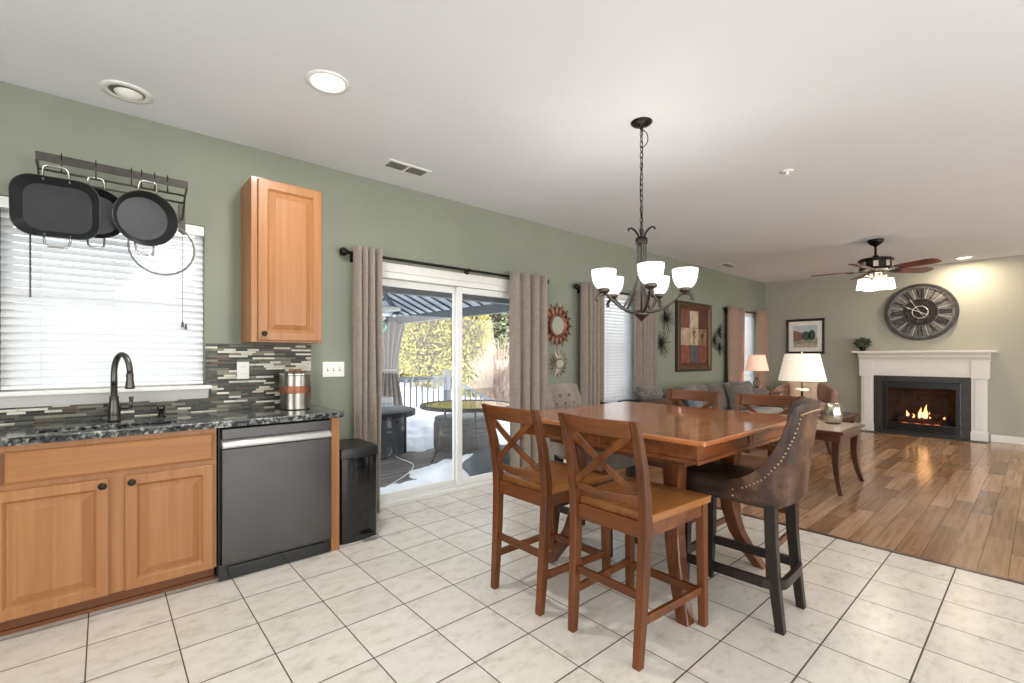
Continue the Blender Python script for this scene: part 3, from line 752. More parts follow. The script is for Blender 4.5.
def pan(name, label, loc, rot, outline, depth, hw=.085, handles=(1, -1), base=.84):
    """opening along local +z, up along local +y"""
    r = thing(name, label, 'pan', loc, rot=rot)
    o = MB(); o.loft([[(a*k, b*k, z) for a, b in outline] for k, z in ((base*.95, -depth), (base, -depth), (.97, -.006), (1.02, 0), (1.02, .003), (1.0, .003))], True, False); o.loft([[(a*k, b*k, -depth) for a, b in outline] for k in (base*.95, .01)], True, False); autosmooth(o.build('pan_body', M['steel'], r), .5)
    i = MB(); i.loft([[(a*k, b*k, z) for a, b in outline] for k, z in ((1.022, .0028), (1.0, .0045), (.955, -.008), (base*.985, -depth+.012), (base*.94, -depth+.005), (base*.5, -depth+.005), (.0006, -depth+.005))], True, True if False else False); autosmooth(i.build('nonstick_lining', M['nonstick'], r), .5)
    ym = max(b for a, b in outline)
    for sg in handles:
        h = MB(); loop_handle(h, sg*ym, sg, hw); h.build('handle', M['chrome'], r, smooth=True)
        for sx in (-1, 1):
            q = MB(); q.ball((sx*hw/2, sg*ym*.93, -.016), .006, 8, (1, 1, .6)); q.build('rivet', M['chrome'], r, smooth=True)
    return r
circ = lambda R, n=36: [(R*math.cos(2*PI*k/n), R*math.sin(2*PI*k/n)) for k in range(n)]
pan('roasting_pan', 'large rectangular nonstick pan hanging at left end of the rack', (-.182, 3.372, 2.048), (PI/2+.10, 0, -.10), rrect(.335, .30, .085, 6), .055, .10)
pan('saute_pan', 'round pan mostly hidden between the two front pans', (-.03, 3.455, 2.07), (PI/2+.06, 0, 0), circ(.135), .06, .07)
pan('skillet', 'round nonstick pan hanging in front of the glass lid', (.185, 3.368, 2.062), (PI/2+.16, 0, .22), circ(.150), .06, .085)
gl = thing('pan_cover', 'round glass pan lid with steel rim hanging before the blind', 'lid', (.266, 3.47, 1.925), rot=(PI/2+.05, 0, 0))
m = MB(); m.tube([(p[0], p[1], 0) for p in circ(.158, 40)], .0055, 6, loop=True); m.build('rim', M['lidsteel'], gl, smooth=True)
m = MB(); m.loft([[(a, b, z) for a, b in circ(R, 30)] for R, z in ((.156, 0), (.13, .012), (.08, .022), (.01, .026))], True, False); m.build('glass_dome', M['glass'], gl, smooth=True)
m = MB(); m.tube(bez([(-.018, .158, 0), (0, .19, .004), (.018, .158, 0)], 5), .003, 6); m.build('hanging_loop', M['lidsteel'], gl, smooth=True)

# ceiling fixtures
def downlight(name, label, x, y, lit=True, mat='can', energy=14, color=(1, .98, .95), r=.085, z=CH):
    o = thing(name, label, 'ceiling light', (x, y, z))
    m = MB(); m.lathe([(r*1.28, 0), (r*1.28, -.006), (r*1.05, -.009), (r*.98, -.004), (r*.96, .0)], 32, cap=False); m.build('trim_ring', M['white'], o, smooth=True)
    m = MB(); m.lathe([(r*.97, -.002), (.001, -.0025)], 32, cap=False)
    m.build('lens', M[mat] if lit else M['plate'], o)
    if lit:
        l = light('lamp', 'AREA', (0, 0, -.02), energy, color, (0, 0, 0), r*1.7); l.data.shape = 'DISK'; l.parent = o
    return o
downlight('recessed_light', 'lit round recessed ceiling light above the kitchen', .903, 2.52, energy=22)
ec = thing('eyeball_light', 'unlit recessed eyeball light above the kitchen window', 'ceiling light', (.099, 3.352, CH))
m = MB(); m.lathe([(.115, 0), (.115, -.006), (.085, -.010), (.080, 0)], 32, cap=False); m.build('trim_ring', M['white'], ec, smooth=True)
m = MB(); m.lathe([(.082, -.001), (.001, -.0015)], 32, cap=False); m.build('shadow_cup', M['ductgrey'], ec)
m = MB(); m.ball((.008, .012, .012), .068, 20, (1, 1, .62)); m.build('eyeball', M['plate'], ec, smooth=True)
downlight('recessed_light', 'lit warm recessed ceiling light above the fireplace clock', 9.62, .76, mat='can_warm', energy=20, color=(1, .82, .6))
def vent(label, x, y, w=.36, h=.16, rz=0):
    o = thing('ceiling_vent', label, 'vent', (x, y, CH), rz)
    m = MB(); a, b = w/2, h/2; e = .022
    for lo, hi in (((-a, -b, -.008), (a, -b+e, 0)), ((-a, b-e, -.008), (a, b, 0)), ((-a, -b+e, -.008), (-a+e, b-e, 0)), ((a-e, -b+e, -.008), (a, b-e, 0)), ((-.008, -b+e, -.008), (.008, b-e, 0))): m.b2(lo, hi)
    m.build('frame', M['white'], o)
    m = MB(); m.b2((-a+e, -b+e, -.0015), (a-e, b-e, 0)); m.build('duct_shadow', M['ductgrey'], o)
    m = MB(); k = -b+e+.008
    while k < b-e-.004:
        m.box((0, k, -.004), (w-2*e, .009, .0015), (.7, 0, 0)); k += .013
    m.build('louvre', M['louvregrey'], o)
vent('white ceiling vent between the wall cabinet and sliding door', 1.776, 3.27)
vent('small ceiling vent far off above the framed patchwork painting', 7.55, 3.33)
sp = thing('fire_sprinkler', 'tiny round sprinkler cap on the ceiling beyond chandelier', 'sprinkler', (4.068, 1.329, CH))
m = MB(); m.lathe([(.045, 0), (.045, -.006), (.02, -.010)], 20); m.build('escutcheon', M['white'], sp, smooth=True)
m = MB(); m.lathe([(.012, -.008), (.012, -.03), (.026, -.034), (.026, -.037), (.001, -.038)], 16); m.build('deflector', M['plate'], sp)

# ------------------------------------------------------------------ dining set
TBX, TBY = 2.545, 1.575
tb = thing('dining_table', 'square cherry counter-height dining table with sabre legs under the chandelier', 'table', (TBX, TBY, 0))
HW = .64
m = MB(); m.loft([[(a, b, z) for a, b in rrect(2*HW-i*2, 2*HW-i*2, .012, 2)] for z, i in ((.886, .022), (.890, .006), (.896, 0), (.908, 0), (.914, .006), (.9145, .010))]); m.build('tabletop', M['tabletop'], tb)
m = MB(); q = .575
for (a, b, c, d) in ((-q, -q, q, -q+.022), (-q, q-.022, q, q), (-q, -q+.022, -q+.022, q-.022), (q-.022, -q+.022, q, q-.022)): m.b2((a, b, .805), (c, d, .887))
m.build('apron', M['tablewood'], tb, bevel=.002)
m = MB(); q = .585
for (a, b, c, d) in ((-q, -q, q, -q+.02), (-q, q-.02, q, q), (-q, -q+.02, -q+.02, q-.02), (q-.02, -q+.02, q, q-.02)): m.b2((a, b, .797), (c, d, .815))
for x in (-.02, .02): m.b2((x-.017, -.581, .805), (x+.017, -.575, .887)); m.b2((-.581, x-.017, .805), (-.575, x+.017, .887))
m.build('apron_bead', M['tablewood'], tb, bevel=.004)
m = MB(); m.b2((-.45, -.45, .745), (.45, .45, .797)); m.build('subframe', M['tableleg'], tb, bevel=.003)
for sx in (-1, 1):
    for sy in (-1, 1):
        m = MB(); rings = []
        for z, r, w in ((.80, .345, .088), (.66, .325, .086), (.5, .315, .082), (.36, .322, .078), (.22, .352, .074), (.10, .40, .068), (0, .45, .062)):
            rings.append([(sx*r + a*w/2, sy*r + b*w/2, z) for a, b in ((-1, -1), (1, -1), (1, 1), (-1, 1))])
        m.loft(rings); o = m.build('leg', M['tableleg'], tb, bevel=.006, seg=2)

def xback(name, label, loc, rz, group):
    r = thing(name, label, 'chair', loc, rz, group)
    for sy in (-1, 1):
        # rear leg runs up into the back post
        m = MB(); rings = []
        for x, z, wx, wy in ((-.262, 0, .036, .036), (-.250, .15, .042, .038), (-.236, .35, .046, .040), (-.226, .55, .050, .042), (-.230, .66, .048, .042), (-.256, .82, .040, .040), (-.296, .96, .032, .036), (-.318, 1.018, .026, .034)):
            rings.append([(x+a*wx/2, sy*(.176+.020*z)+b*wy/2, z) for a, b in ((-1, -1), (1, -1), (1, 1), (-1, 1))])
        m.loft(rings); m.build('leg', M['chairwood'], r, bevel=.005)
        m = MB(); m.loft([[(x+a*w/2, sy*y+b*w/2, z) for a, b in ((-1, -1), (1, -1), (1, 1), (-1, 1))] for x, y, z, w in ((.236, .205, 0, .036), (.232, .202, .3, .041), (.228, .2, .598, .045))]); m.build('leg', M['chairwood'], r, bevel=.005)
        m = MB(); m.bar((-.243, sy*.180, .185), (.234, sy*.203, .175), .020, .036); m.build('side_stretcher', M['chairwood'], r, bevel=.003)
    m = MB(); m.bar((-.238, -.170, .285), (-.238, .170, .285), .020, .036); m.build('rear_stretcher', M['chairwood_x'], r, bevel=.003)
    m = MB(); m.bar((.234, -.185, .155), (.234, .185, .155), .022, .040); m.build('front_stretcher', M['chairwood_x'], r, bevel=.003)
    m = MB()
    m.bar((-.226, -.170, .556), (-.226, .170, .556), .022, .068); m.bar((.229, -.185, .558), (.229, .185, .558), .022, .065)
    for sy in (-1, 1): m.bar((-.205, sy*.187, .558), (.212, sy*.202, .558), .022, .065)
    m.build('seat_frame', M['chairwood_x'], r, bevel=.002)
    # saddle seat, scooped in the middle
    m = MB(); nx, ny = 10, 12; top, bot = [], []
    for i in range(nx+1):
        u = i/nx; x = -.213+.468*u; hw = .205 + .030*u; rt, rb = [], []
        for j in range(ny+1):
            v = -1+2*j/ny; e = max(abs(v)**8, (abs(2*u-1))**10)
            z = .632 - .011*(1-v*v)*(math.sin(PI*min(1, u*1.15))) - .012*e
            rt.append((x, v*hw, z)); rb.append((x, v*hw*.985, .587))
        top.append(rt); bot.append(rb)
    m.loft(top, False, False); m.loft(bot, False, False)
    for i in range(nx): 
        for j in (0, ny): m.poly([top[i][j], top[i+1][j], bot[i+1][j], bot[i][j]], [(0, 1, 2, 3)])
    for j in range(ny):
        for i in (0, nx): m.poly([top[i][j], top[i][j+1], bot[i][j+1], bot[i][j]], [(0, 1, 2, 3)])
    o = m.build('seat', M['chairseat'], r, weld=True); autosmooth(o, .8)
    # back: curved crest rail, lower rail, crossed bars
    def bow(y, z): # back surface, bowed backwards in the middle
        t = max(0, min(1, (z-.66)/.36)); return -.232 - .084*t**1.2 - .026*(1-(y/.19)**2)
    def rail(z0, z1, th, y=.176, drop=0.):
        q = MB(); rings = []
        for k in range(13):
            yy = -y+2*y*k/12; d = drop*(1-(yy/y)**2)
            rings.append([(bow(yy, z0)-th/2, yy, z0-d), (bow(yy, z0)+th/2, yy, z0-d), (bow(yy, z1)+th/2, yy, z1-d), (bow(yy, z1)-th/2, yy, z1-d)])
        q.loft(rings); return q
    autosmooth(rail(.942, 1.016, .022).build('crest_rail', M['chairwood_x'], r, bevel=.004), .7)
    autosmooth(rail(.668, .705, .020, drop=.012).build('lower_rail', M['chairwood_x'], r, bevel=.003), .7)
    for sg, off in ((1, .006), (-1, -.006)):
        q = MB(); rings = []
        for k in range(11):
            t = k/10; yy = sg*(-.160+.320*t); z = .700+.248*t; x = bow(yy, z)+off; nz, ny_ = .320, -.248*sg; L = math.hypot(nz, ny_); h = .0145
            rings.append([(x-.008, yy+ny_/L*h, z+nz/L*h), (x+.008, yy+ny_/L*h, z+nz/L*h), (x+.008, yy-ny_/L*h, z-nz/L*h), (x-.008, yy-ny_/L*h, z-nz/L*h)])
        q.loft(rings); autosmooth(q.build('cross_bar', M['chairwood'], r, bevel=.002), .7)
    return r
G = 'X-back counter stools at the table'
ca = xback('counter_stool', 'chestnut X-back counter stool nearest the sliding glass door', (1.885, 1.815, 0), 0, G)
dup(ca, (1.905, 1.265, 0), 0, 'chestnut X-back counter stool whose back is closest, beside the brown leather stool', G)
dup(ca, (3.06, 1.745, 0), PI, 'chestnut X-back counter stool across the table, nearer the grey tufted stool', G)
dup(ca, (3.06, 1.215, 0), PI, 'chestnut X-back counter stool across the table, in front of the cream lamp', G)

def parsons(name, label, loc, rz, fab, seatfab, tufts):
    """upholstered counter stool with a wrap-around back; faces local +x"""
    r = thing(name, label, 'chair', loc, rz)
    # plan of the shell, from one arm front round the back to the other
    def plan(t, v):
        """t in -1..1 along the shell, v = 0 at the seat, 1 at the very top"""
        half = .196; lean = .060*v**1.15
        s = abs(t); sg = 1 if t >= 0 else -1
        if s < .42: x = -.262 - lean - .012*(1-(s/.42)**2); y = sg*half*s/.52
        elif s < .62:
            a = (s-.42)/.20*PI/2; rr = half*(1-.42/.52)
            x = -.262 - lean + .055*(1-math.cos(a)); y = sg*(half*.42/.52 + rr*math.sin(a))
        else:
            q = (s-.62)/.38; x = -.207 - lean*(1-q) + q*.200; y = sg*(half + .006*math.sin(q*PI))
        return x, y
    def top(t):
        s = abs(t)
        if s < .50: return 1.055 + .012*(1-(s/.5)**2)
        q = (s-.50)/.50
        ks = [(0, 1.055), (.06, 1.05), (.11, 1.025), (.2, .93), (.34, .82), (.53, .737), (.78, .69), (1, .668)]
        for (a, za), (b, zb) in zip(ks, ks[1:]):
            if q <= b: return za + (zb-za)*(q-a)/(b-a)
        return ks[-1][1]
    zb = .590; rows = []; N = 48; K = 14
    for i in range(N+1):
        t = -1+2*i/N; h = top(t); row = []
        for j in range(K+1):
            z = zb + (h-zb)*j/K; v = max(0, (z-.60)/.46); x, y = plan(t, v); row.append((x, y, z))
        rows.append(row)
    m = MB(); m.loft(rows, False, False); o = m.build('back_shell', fab, r, smooth=True)
    md = o.modifiers.new('thick', 'SOLIDIFY'); md.thickness = .052; md.offset = 1 if False else -1
    md = o.modifiers.new('bev', 'BEVEL'); md.width = .016; md.segments = 3; md.limit_method = 'ANGLE'; md.angle_limit = .9
    # nailheads along the outer edge
    q = MB(); pts = []
    cur = []; sl = 0.; prev = None
    for i in range(401):
        t = -1+2*i/400; x, y = plan(t, 0); p2 = Vector((x, y))
        if prev is not None: sl += (p2-prev).length
        prev = p2; cur.append((t, sl, top(t)))
    tot = sl
    def t_at(a):
        for (t0, s0, _), (t1, s1, _) in zip(cur, cur[1:]):
            if s0 <= a <= s1: return t0 + (t1-t0)*(a-s0)/max(1e-9, s1-s0)
        return 1. if a > tot else -1.
    OFF = .045; line = [(OFF*.6, z) for z in (.600, .615, .630)]
    for k in range(3, 398):
        (t0, s0, h0), (t1, s1, h1) = cur[k-3], cur[k+3]; d = Vector((s1-s0, h1-h0)).normalized()
        a, z = cur[k][1] + d.y*OFF, cur[k][2] - d.x*OFF
        if OFF*.6 < a < tot-OFF*.6 and z > .64: line.append((a, z))
    line += [(tot-OFF*.6, z) for z in (.630, .615, .600)]
    for a, z in line:
        t = t_at(a); v = max(0, (z-.60)/.46); x, y = plan(t, v); pts.append(Vector((x, y, z)))
    last = None
    for p in pts:
        if last is not None and (p-last).length < .0175: continue
        last = p; c = Vector((p.x+.05, 0, p.z)); d = (p-Vector((max(-.2, min(.0, p.x+.12)), p.y*.6, p.z))).normalized()
        q.ball(p + d*.002, .0056, 6, (1, 1, 1))
    q.build('nailhead_trim', M['nailbrass'], r, smooth=True)
    # seat cushion
    m = MB(); rings = []
    for z, k in ((.565, .985), (.575, 1.0), (.60, 1.01), (.64, 1.0), (.660, .965), (.672, .88), (.678, .6), (.680, .2)):
        rings.append([(.04 + a*k, b*k, z) for a, b in rrect(.54, .36, .05, 4)])
    m.loft(rings); m.build('seat', seatfab, r, smooth=True)
    for sy in (-1, 1):
        m = MB(); m.loft([[(x+a*w/2, sy*y+b*w/2, z) for a, b in ((-1, -1), (1, -1), (1, 1), (-1, 1))] for x, y, z, w in ((-.235, .160, 0, .038), (-.212, .158, .2, .044), (-.196, .156, .4, .048), (-.190, .154, .6, .050))]); m.build('leg', M['ebony'], r, bevel=.003)
        m = MB(); m.loft([[(x+a*w/2, sy*y+b*w/2, z) for a, b in ((-1, -1), (1, -1), (1, 1), (-1, 1))] for x, y, z, w in ((.232, .160, 0, .038), (.224, .158, .3, .044), (.218, .154, .6, .048))]); m.build('leg', M['ebony'], r, bevel=.003)
    # footrest ring, rounded at the back corners
    m = MB(); pl = [(.248, -.176), (.248, .176)] + [(-.165 - .075*math.sin(a), .176 - .075*(1-math.cos(a))) for a in [PI/2*k/5 for k in range(6)]] + [(-.240, y) for y in (.05, -.05)] + [(-.165 - .075*math.sin(a), -.176 + .075*(1-math.cos(a))) for a in [PI/2*(5-k)/5 for k in range(6)]]
    m.sweep([(x, y, .215) for x, y in pl], [(-.012, -.022), (.012, -.022), (.012, .022), (-.012, .022)], loop=True); m.build('footrest', M['ebony'], r)
    if tufts:
        for (y, z) in [(-.05, .99), (.05, .99), (-.10, .93), (0, .93), (.10, .93), (-.05, .86), (.05, .86)]:
            v = (z-.6)/.46; x = -.262-.060*v**1.15-.012+.052
            b = MB(); b.ball((x+.004, y, z), .011, 10, (.6, 1, 1)); b.build('tuft_button', M['pewter'], r, smooth=True)
        b = MB()
    return r
parsons('upholstered_stool', 'distressed brown leather counter stool with nailhead trim and wrap-around back', (2.500, 1.035, 0), PI/2+.04, M['leather'], M['seatleather'], False)
parsons('upholstered_stool', 'grey button-tufted counter stool at the far end of the table', (2.575, 2.06, 0), -PI/2+.04, M['greyfab'], M['greyfab'], True)
m = MB(); m.pillow((2.46, 1.93, .705), (.20, .24, .05), (0, 0, .3), 8, 1., .02); tag(m.build('folded_cloth', M['denim'], smooth=True), 'folded blue cloth lying on the grey tufted stool', 'cloth')

# ------------------------------------------------------------------ chandelier
ch = thing('chandelier', 'dark bronze five-light chandelier with opal bowl shades over the table', 'chandelier', (2.535, 1.655, CH))
Z = lambda z: z-CH-.032
m = MB(); m.lathe([(.066, 0), (.066, -.006), (.055, -.016), (.030, -.026), (.012, -.030), (.010, -.045), (.001, -.046)], 28); m.build('canopy', M['bronze'], ch, smooth=True)
m = MB(); z = -.05; k = 0
while z > Z(2.105):
    w = .0095; pts = []
    for a in range(12):
        t = 2*PI*a/12; u = w*math.cos(t); v = .0215*math.sin(t)
        pts.append((u, 0, z-.0195+v) if k % 2 else (0, u, z-.0195+v))
    m.tube(pts, .0028, 5, loop=True); z -= .034; k += 1
m.build('chain', M['bronze'], ch, smooth=True)
m = MB(); m.tube(bez([(.004, .002, -.05), (.012, .0, -.2), (-.008, .004, -.4), (.006, 0, -.63)], 8), .003, 6); m.tube(bez([(0, 0, -.04), (.03, -.02, -.07), (.035, -.02, -.12), (.01, 0, -.16)], 6), .003, 6); m.build('lamp_wire', M['bronze'], ch, smooth=True)
m = MB(); m.tube([(.018*math.cos(2*PI*a/16), 0, Z(2.092)+.024*math.sin(2*PI*a/16)) for a in range(16)], .004, 6, loop=True); m.build('hanging_ring', M['bronze'], ch, smooth=True)
m = MB(); m.lathe([(.008, Z(2.07)), (.02, Z(2.055)), (.036, Z(2.05)), (.038, Z(2.03)), (.036, Z(2.012)), (.03, Z(2.008)), (.001, Z(2.006))], 20); m.build('collar', M['bronze'], ch, smooth=True)
for k in range(4):
    a = PI/4 + k*PI/2 - .2; c, s_ = math.cos(a), math.sin(a)
    m = MB(); m.tube(bez([(.015*c, .015*s_, Z(2.05)), (.028*c, .028*s_, Z(2.085)), (.058*c, .058*s_, Z(2.115)), (.078*c, .078*s_, Z(2.112)), (.078*c, .078*s_, Z(2.100))], 5), [.007]*10 + [.006]*11, 8); m.build('leaf_scroll', M['bronze'], ch, smooth=True)
m = MB(); m.lathe([(.012, Z(1.605)), (.030, Z(1.592)), (.046, Z(1.582)), (.047, Z(1.568)), (.036, Z(1.560)), (.018, Z(1.545)), (.008, Z(1.535)), (.001, Z(1.525))], 20); m.tube([(0, 0, Z(1.60)), (0, 0, Z(2.02))], .006, 8); m.build('lower_hub', M['pewter'], ch, smooth=True)
RL = .256
for k in range(5):
    a = math.radians(-94 + 72*k) - 41.3*PI/180; c, s_ = math.cos(a), math.sin(a)
    P3 = lambda r_, z: (r_*c, r_*s_, Z(z))
    m = MB(); m.tube(bez([P3(.02, 1.59), P3(.07, 1.588), P3(.14, 1.612), P3(.195, 1.655), P3(.236, 1.690), P3(.28, 1.688), P3(.302, 1.662), P3(.292, 1.648)], 7), .0098, 8)
    ar = m.build('arm', M['pewter'], ch, smooth=True)
    m = MB(); m.tube(bez([P3(.026, 2.02), P3(.027, 1.90), P3(.034, 1.79), P3(.075, 1.69), P3(.125, 1.607)], 7), .0065, 8); m.build('stay_rod', M['pewter'], ch, smooth=True)
    m = MB(); m.lathe([(.012, Z(1.690)), (.018, Z(1.695)), (.036, Z(1.706)), (.036, Z(1.722)), (.030, Z(1.726)), (.001, Z(1.727))], 18, (RL*c, RL*s_, 0)); m.build('socket_cup', M['pewter'], ar, smooth=True)
    m = MB(); m.loft([[(RL*c + r_*math.cos(2*PI*q/28), RL*s_ + r_*math.sin(2*PI*q/28), Z(z)) for q in range(28)] for r_, z in ((.026, 1.722), (.044, 1.730), (.060, 1.752), (.070, 1.782), (.0745, 1.815), (.0755, 1.838), (.072, 1.838), (.067, 1.785), (.056, 1.755), (.04, 1.735), (.02, 1.73))], True, True)
    m.build('glass_shade', M['opal'], ar, smooth=True)
    l = light('bulb', 'POINT', P3(RL, 1.822), 1.9, (1, .97, .92), size=.045, parent=ch)

# ------------------------------------------------------------------ wall decor
def petals(m, R0, R1, n, w, lift=.012, twist=0., y0=0.):
    """leaf-shaped rays in the XZ plane, facing -Y"""
    for k in range(n):
        a = 2*PI*k/n + twist; d = Vector((math.cos(a), 0, math.sin(a))); t = Vector((-math.sin(a), 0, math.cos(a)))
        L = R1-R0; pts = [d*R0 + t*w*.35, d*(R0+L*.45) + t*w*.5, d*R1, d*(R0+L*.45) - t*w*.5, d*R0 - t*w*.35]
        ridge = [d*R0 + Vector((0, -lift*.6, 0)), d*(R0+L*.45) + Vector((0, -lift, 0))]
        v = [p + Vector((0, y0, 0)) for p in pts + ridge]
        back = [p + Vector((0, y0+.003, 0)) for p in pts]
        m.poly(v + back, [(0, 1, 6, 5), (1, 2, 6), (2, 3, 6), (3, 4, 5, 6), (0, 7, 8, 1), (1, 8, 9, 2), (2, 9, 10, 3), (3, 10, 11, 4), (11, 10, 9, 8, 7)])
M['bronzeleaf'] = plain('copper_bronze_leaf', C(136, 92, 70), .45, .6, .45, 12)
M['silverleaf'] = plain('antique_silver_leaf', C(168, 158, 142), .38, .7, .35, 14)
M['mirror'] = plain('mirror', C(235, 238, 235), .03, 1, .01, 3)
sm = thing('sunburst_mirror', 'copper sunburst wall mirror, the upper of two beside the curtain', 'mirror', (3.895, WY-.012, 1.63))
m = MB(); petals(m, .125, .260, 16, .058); m.build('rays', M['bronzeleaf'], sm)
m = MB(); petals(m, .12, .225, 16, .045, .006, PI/16, .006); m.build('rear_rays', M['bronze'], sm)
m = MB(); m.tube([(.122*math.cos(2*PI*k/36), -.008, .122*math.sin(2*PI*k/36)) for k in range(36)], .020, 8, loop=True); m.build('ring_frame', M['bronzeleaf'], sm, smooth=True)
def disc_y(m, R, y, n=36, y2=None): m.loft([[(r_*math.cos(2*PI*k/n), yy, r_*math.sin(2*PI*k/n)) for k in range(n)] for r_, yy in ((R, y if y2 is None else y2), (R, y), (R*.02, y))], True, False)
m = MB(); disc_y(m, .112, -.012, y2=.006); m.build('mirror_glass', M['mirror'], sm)
sm = thing('sun_plaque', 'small antique silver sun wall ornament below the copper sunburst mirror', 'wall ornament', (3.915, WY-.012, 1.195))
m = MB(); petals(m, .055, .165, 16, .034, .014); m.build('rays', M['silverleaf'], sm)
m = MB(); petals(m, .05, .115, 14, .028, .008, PI/16, -.012); m.build('curled_rays', M['silverleaf'], sm)
m = MB(); m.tube([(.054*math.cos(2*PI*k/32), -.018, .054*math.sin(2*PI*k/32)) for k in range(32)], .010, 8, loop=True); m.build('ring_frame', M['silverleaf'], sm, smooth=True)
m = MB(); disc_y(m, .048, -.022, y2=.006); m.build('mirror_glass', M['mirror'], sm)

def burst(label, x, z, R, n, seed):
    rnd = random.Random(seed); r = thing('starburst_ornament', label, 'wall ornament', (x, WY, z), group='spiky metal starbursts around the painting')
    m = MB()
    for k in range(n):
        a = 2*PI*(k+rnd.uniform(-.3, .3))/n; L = R*rnd.uniform(.7, 1.05); o = rnd.uniform(.02, .065)
        m.tube([(0, -.014, 0), (L*math.cos(a), -.014-o*.8, L*math.sin(a))], [.0045, .0022], 4)
    m.build('spikes', M['bronze'], r)
    m = MB(); m.ball((0, -.018, 0), .018, 10, (1, .9, 1)); m.build('hub', M['bronze'], r, smooth=True)
burst('black metal starburst ornament at upper left of the patchwork painting', 6.22, 1.84, .22, 34, 1)
burst('black metal starburst ornament at lower left of the patchwork painting', 6.10, 1.47, .22, 34, 2)
burst('small metal starburst, topmost of three right of the painting', 7.93, 1.70, .16, 26, 3)
burst('small metal starburst, middle of three right of the painting', 7.76, 1.55, .19, 26, 4)
burst('small metal starburst, lowest of three right of the painting', 7.95, 1.42, .15, 26, 5)

# framed patchwork painting on the left wall
pt = thing('framed_painting', 'large framed abstract patchwork painting in rust, cream and brown', 'painting', (7.045, WY, 1.585))
M['gilt'] = plain('aged_gilt_frame', C(96, 70, 44), .42, .4, .45, 30); M['framebrown'] = plain('dark_brown_frame', C(50, 34, 26), .4, 0, .25, 20, coat=.2)
def frame_y(w, h, prof, y=0.):
    m = MB(); rings = []
    for i, d in prof: rings.append([(-w/2+i, y-d, -h/2+i), (w/2-i, y-d, -h/2+i), (w/2-i, y-d, h/2-i), (-w/2+i, y-d, h/2-i)])
    m.loft(rings, True, False); return m
frame_y(1.09, 1.08, [(0, 0), (0, .045), (.012, .055), (.035, .05)]).build('outer_frame', M['framebrown'], pt)
frame_y(1.09, 1.08, [(.033, .0), (.033, .050), (.055, .048), (.075, .036), (.09, .03), (.09, 0)]).build('gilt_inner_frame', M['gilt'], pt)
def paint(name, a, b, sc=9):
    t = NT(name); v = t.coord(); n = t.noise(v, sc, 6, .65); t.base(t.ramp(n, [(.3, a), (.7, b)])); t.set(.6); return t.m
m = MB(); m.b2((-.46, -.02, -.455), (.46, -.005, .455)); m.build('canvas_border', paint('oxblood_border', C(70, 32, 24), C(104, 54, 38)), pt)
pal = [[('rust', 116, 70, 54), ('cream', 188, 174, 150), ('umber', 78, 44, 34)], [('sand', 176, 156, 130), ('ochre', 182, 162, 132), ('bark', 134, 104, 80)], [('brick', 134, 72, 50), ('violet', 84, 78, 84), ('russet', 116, 62, 46)]]
for i, row in enumerate(pal):
    for j, (nm, r_, g_, b_) in enumerate(row):
        m = MB(); cx, cz = -.275+.275*j, .275-.275*i; m.b2((cx-.134, -.024, cz-.134), (cx+.134, -.02, cz+.134)); m.build('paint_patch', paint(nm+'_patch', C(r_*.72, g_*.72, b_*.72), C(min(255, r_*1.12), min(255, g_*1.12), min(255, b_*1.12))), pt)
m = MB()
rnd = random.Random(5)
for cx, cz, n in ((.0, .0, 9), (.275, .0, 9)):
    m.bar((cx-.02, -.026, cz-.12), (cx+.0, -.026, cz+.06), .012, .004, (0, 1, 0))
    for k in range(n):
        a = rnd.uniform(.2, 2.9); L = rnd.uniform(.05, .11); z0 = cz+rnd.uniform(-.04, .07)
        m.bar((cx, -.026, z0), (cx+L*math.cos(a), -.026, min(cz+.13, z0+L*math.sin(a))), .006, .004, (0, 1, 0))
m.build('painted_branches', paint('dark_brush_strokes', C(34, 26, 22), C(56, 42, 34)), pt)

# framed landscape on the far wall (faces -X)
fp = thing('framed_print', 'black framed landscape print with white mat above the armchair', 'picture', (FX, 2.95, 1.655))
M['frameblack'] = plain('black_frame', C(32, 27, 26), .35, 0, .15, 20, coat=.2)
def frame_x(w, h, prof):
    m = MB(); rings = []
    for i, d in prof: rings.append([(-d, w/2-i, -h/2+i), (-d, -w/2+i, -h/2+i), (-d, -w/2+i, h/2-i), (-d, w/2-i, h/2-i)])
    m.loft(rings, True, False); return m
frame_x(.64, .66, [(0, 0), (0, .028), (.008, .034), (.034, .030), (.044, .022), (.044, 0)]).build('frame', M['frameblack'], fp)
m = MB(); m.b2((-.012, -.285, -.295), (-.004, .285, .295)); m.build('mat_board', M['plate'], fp)
def flat(pts, x, name, mat):
    m = MB(); m.prism(pts, 'x', x, x+.002); return m.build(name, mat, fp)
flat([(.2, -.21), (-.2, -.21), (-.2, .21), (.2, .21)], -.0145, 'print_sky', paint('pale_sky', C(176, 190, 196), C(206, 214, 214), 5))
flat([(.2, -.21), (-.2, -.21), (-.2, -.02), (.02, .0), (.2, -.03)], -.0165, 'print_garden', paint('garden', C(92, 104, 84), C(188, 184, 164), 24))
flat([(.2, -.10), (.06, -.06), (.06, .07), (.2, .12)], -.0185, 'print_house', paint('red_house', C(128, 88, 76), C(152, 112, 98), 12))
flat([(.05 + .075*math.cos(a)-.06, .01+.085*math.sin(a)) for a in [2*PI*k/14 for k in range(14)]], -.0200, 'print_tree', paint('tree_green', C(46, 66, 58), C(88, 108, 92), 18))
flat([(-.11 + .06*math.cos(a), .02+.10*math.sin(a)) for a in [2*PI*k/14 for k in range(14)]], -.0200, 'print_tree', paint('tree_green_b', C(46, 66, 58), C(88, 108, 92), 18))
flat([(.2, -.21), (-.2, -.21), (-.2, -.15), (.0, -.12), (.2, -.16)], -.0190, 'print_flowers', paint('flowers', C(130, 110, 104), C(224, 216, 200), 40))

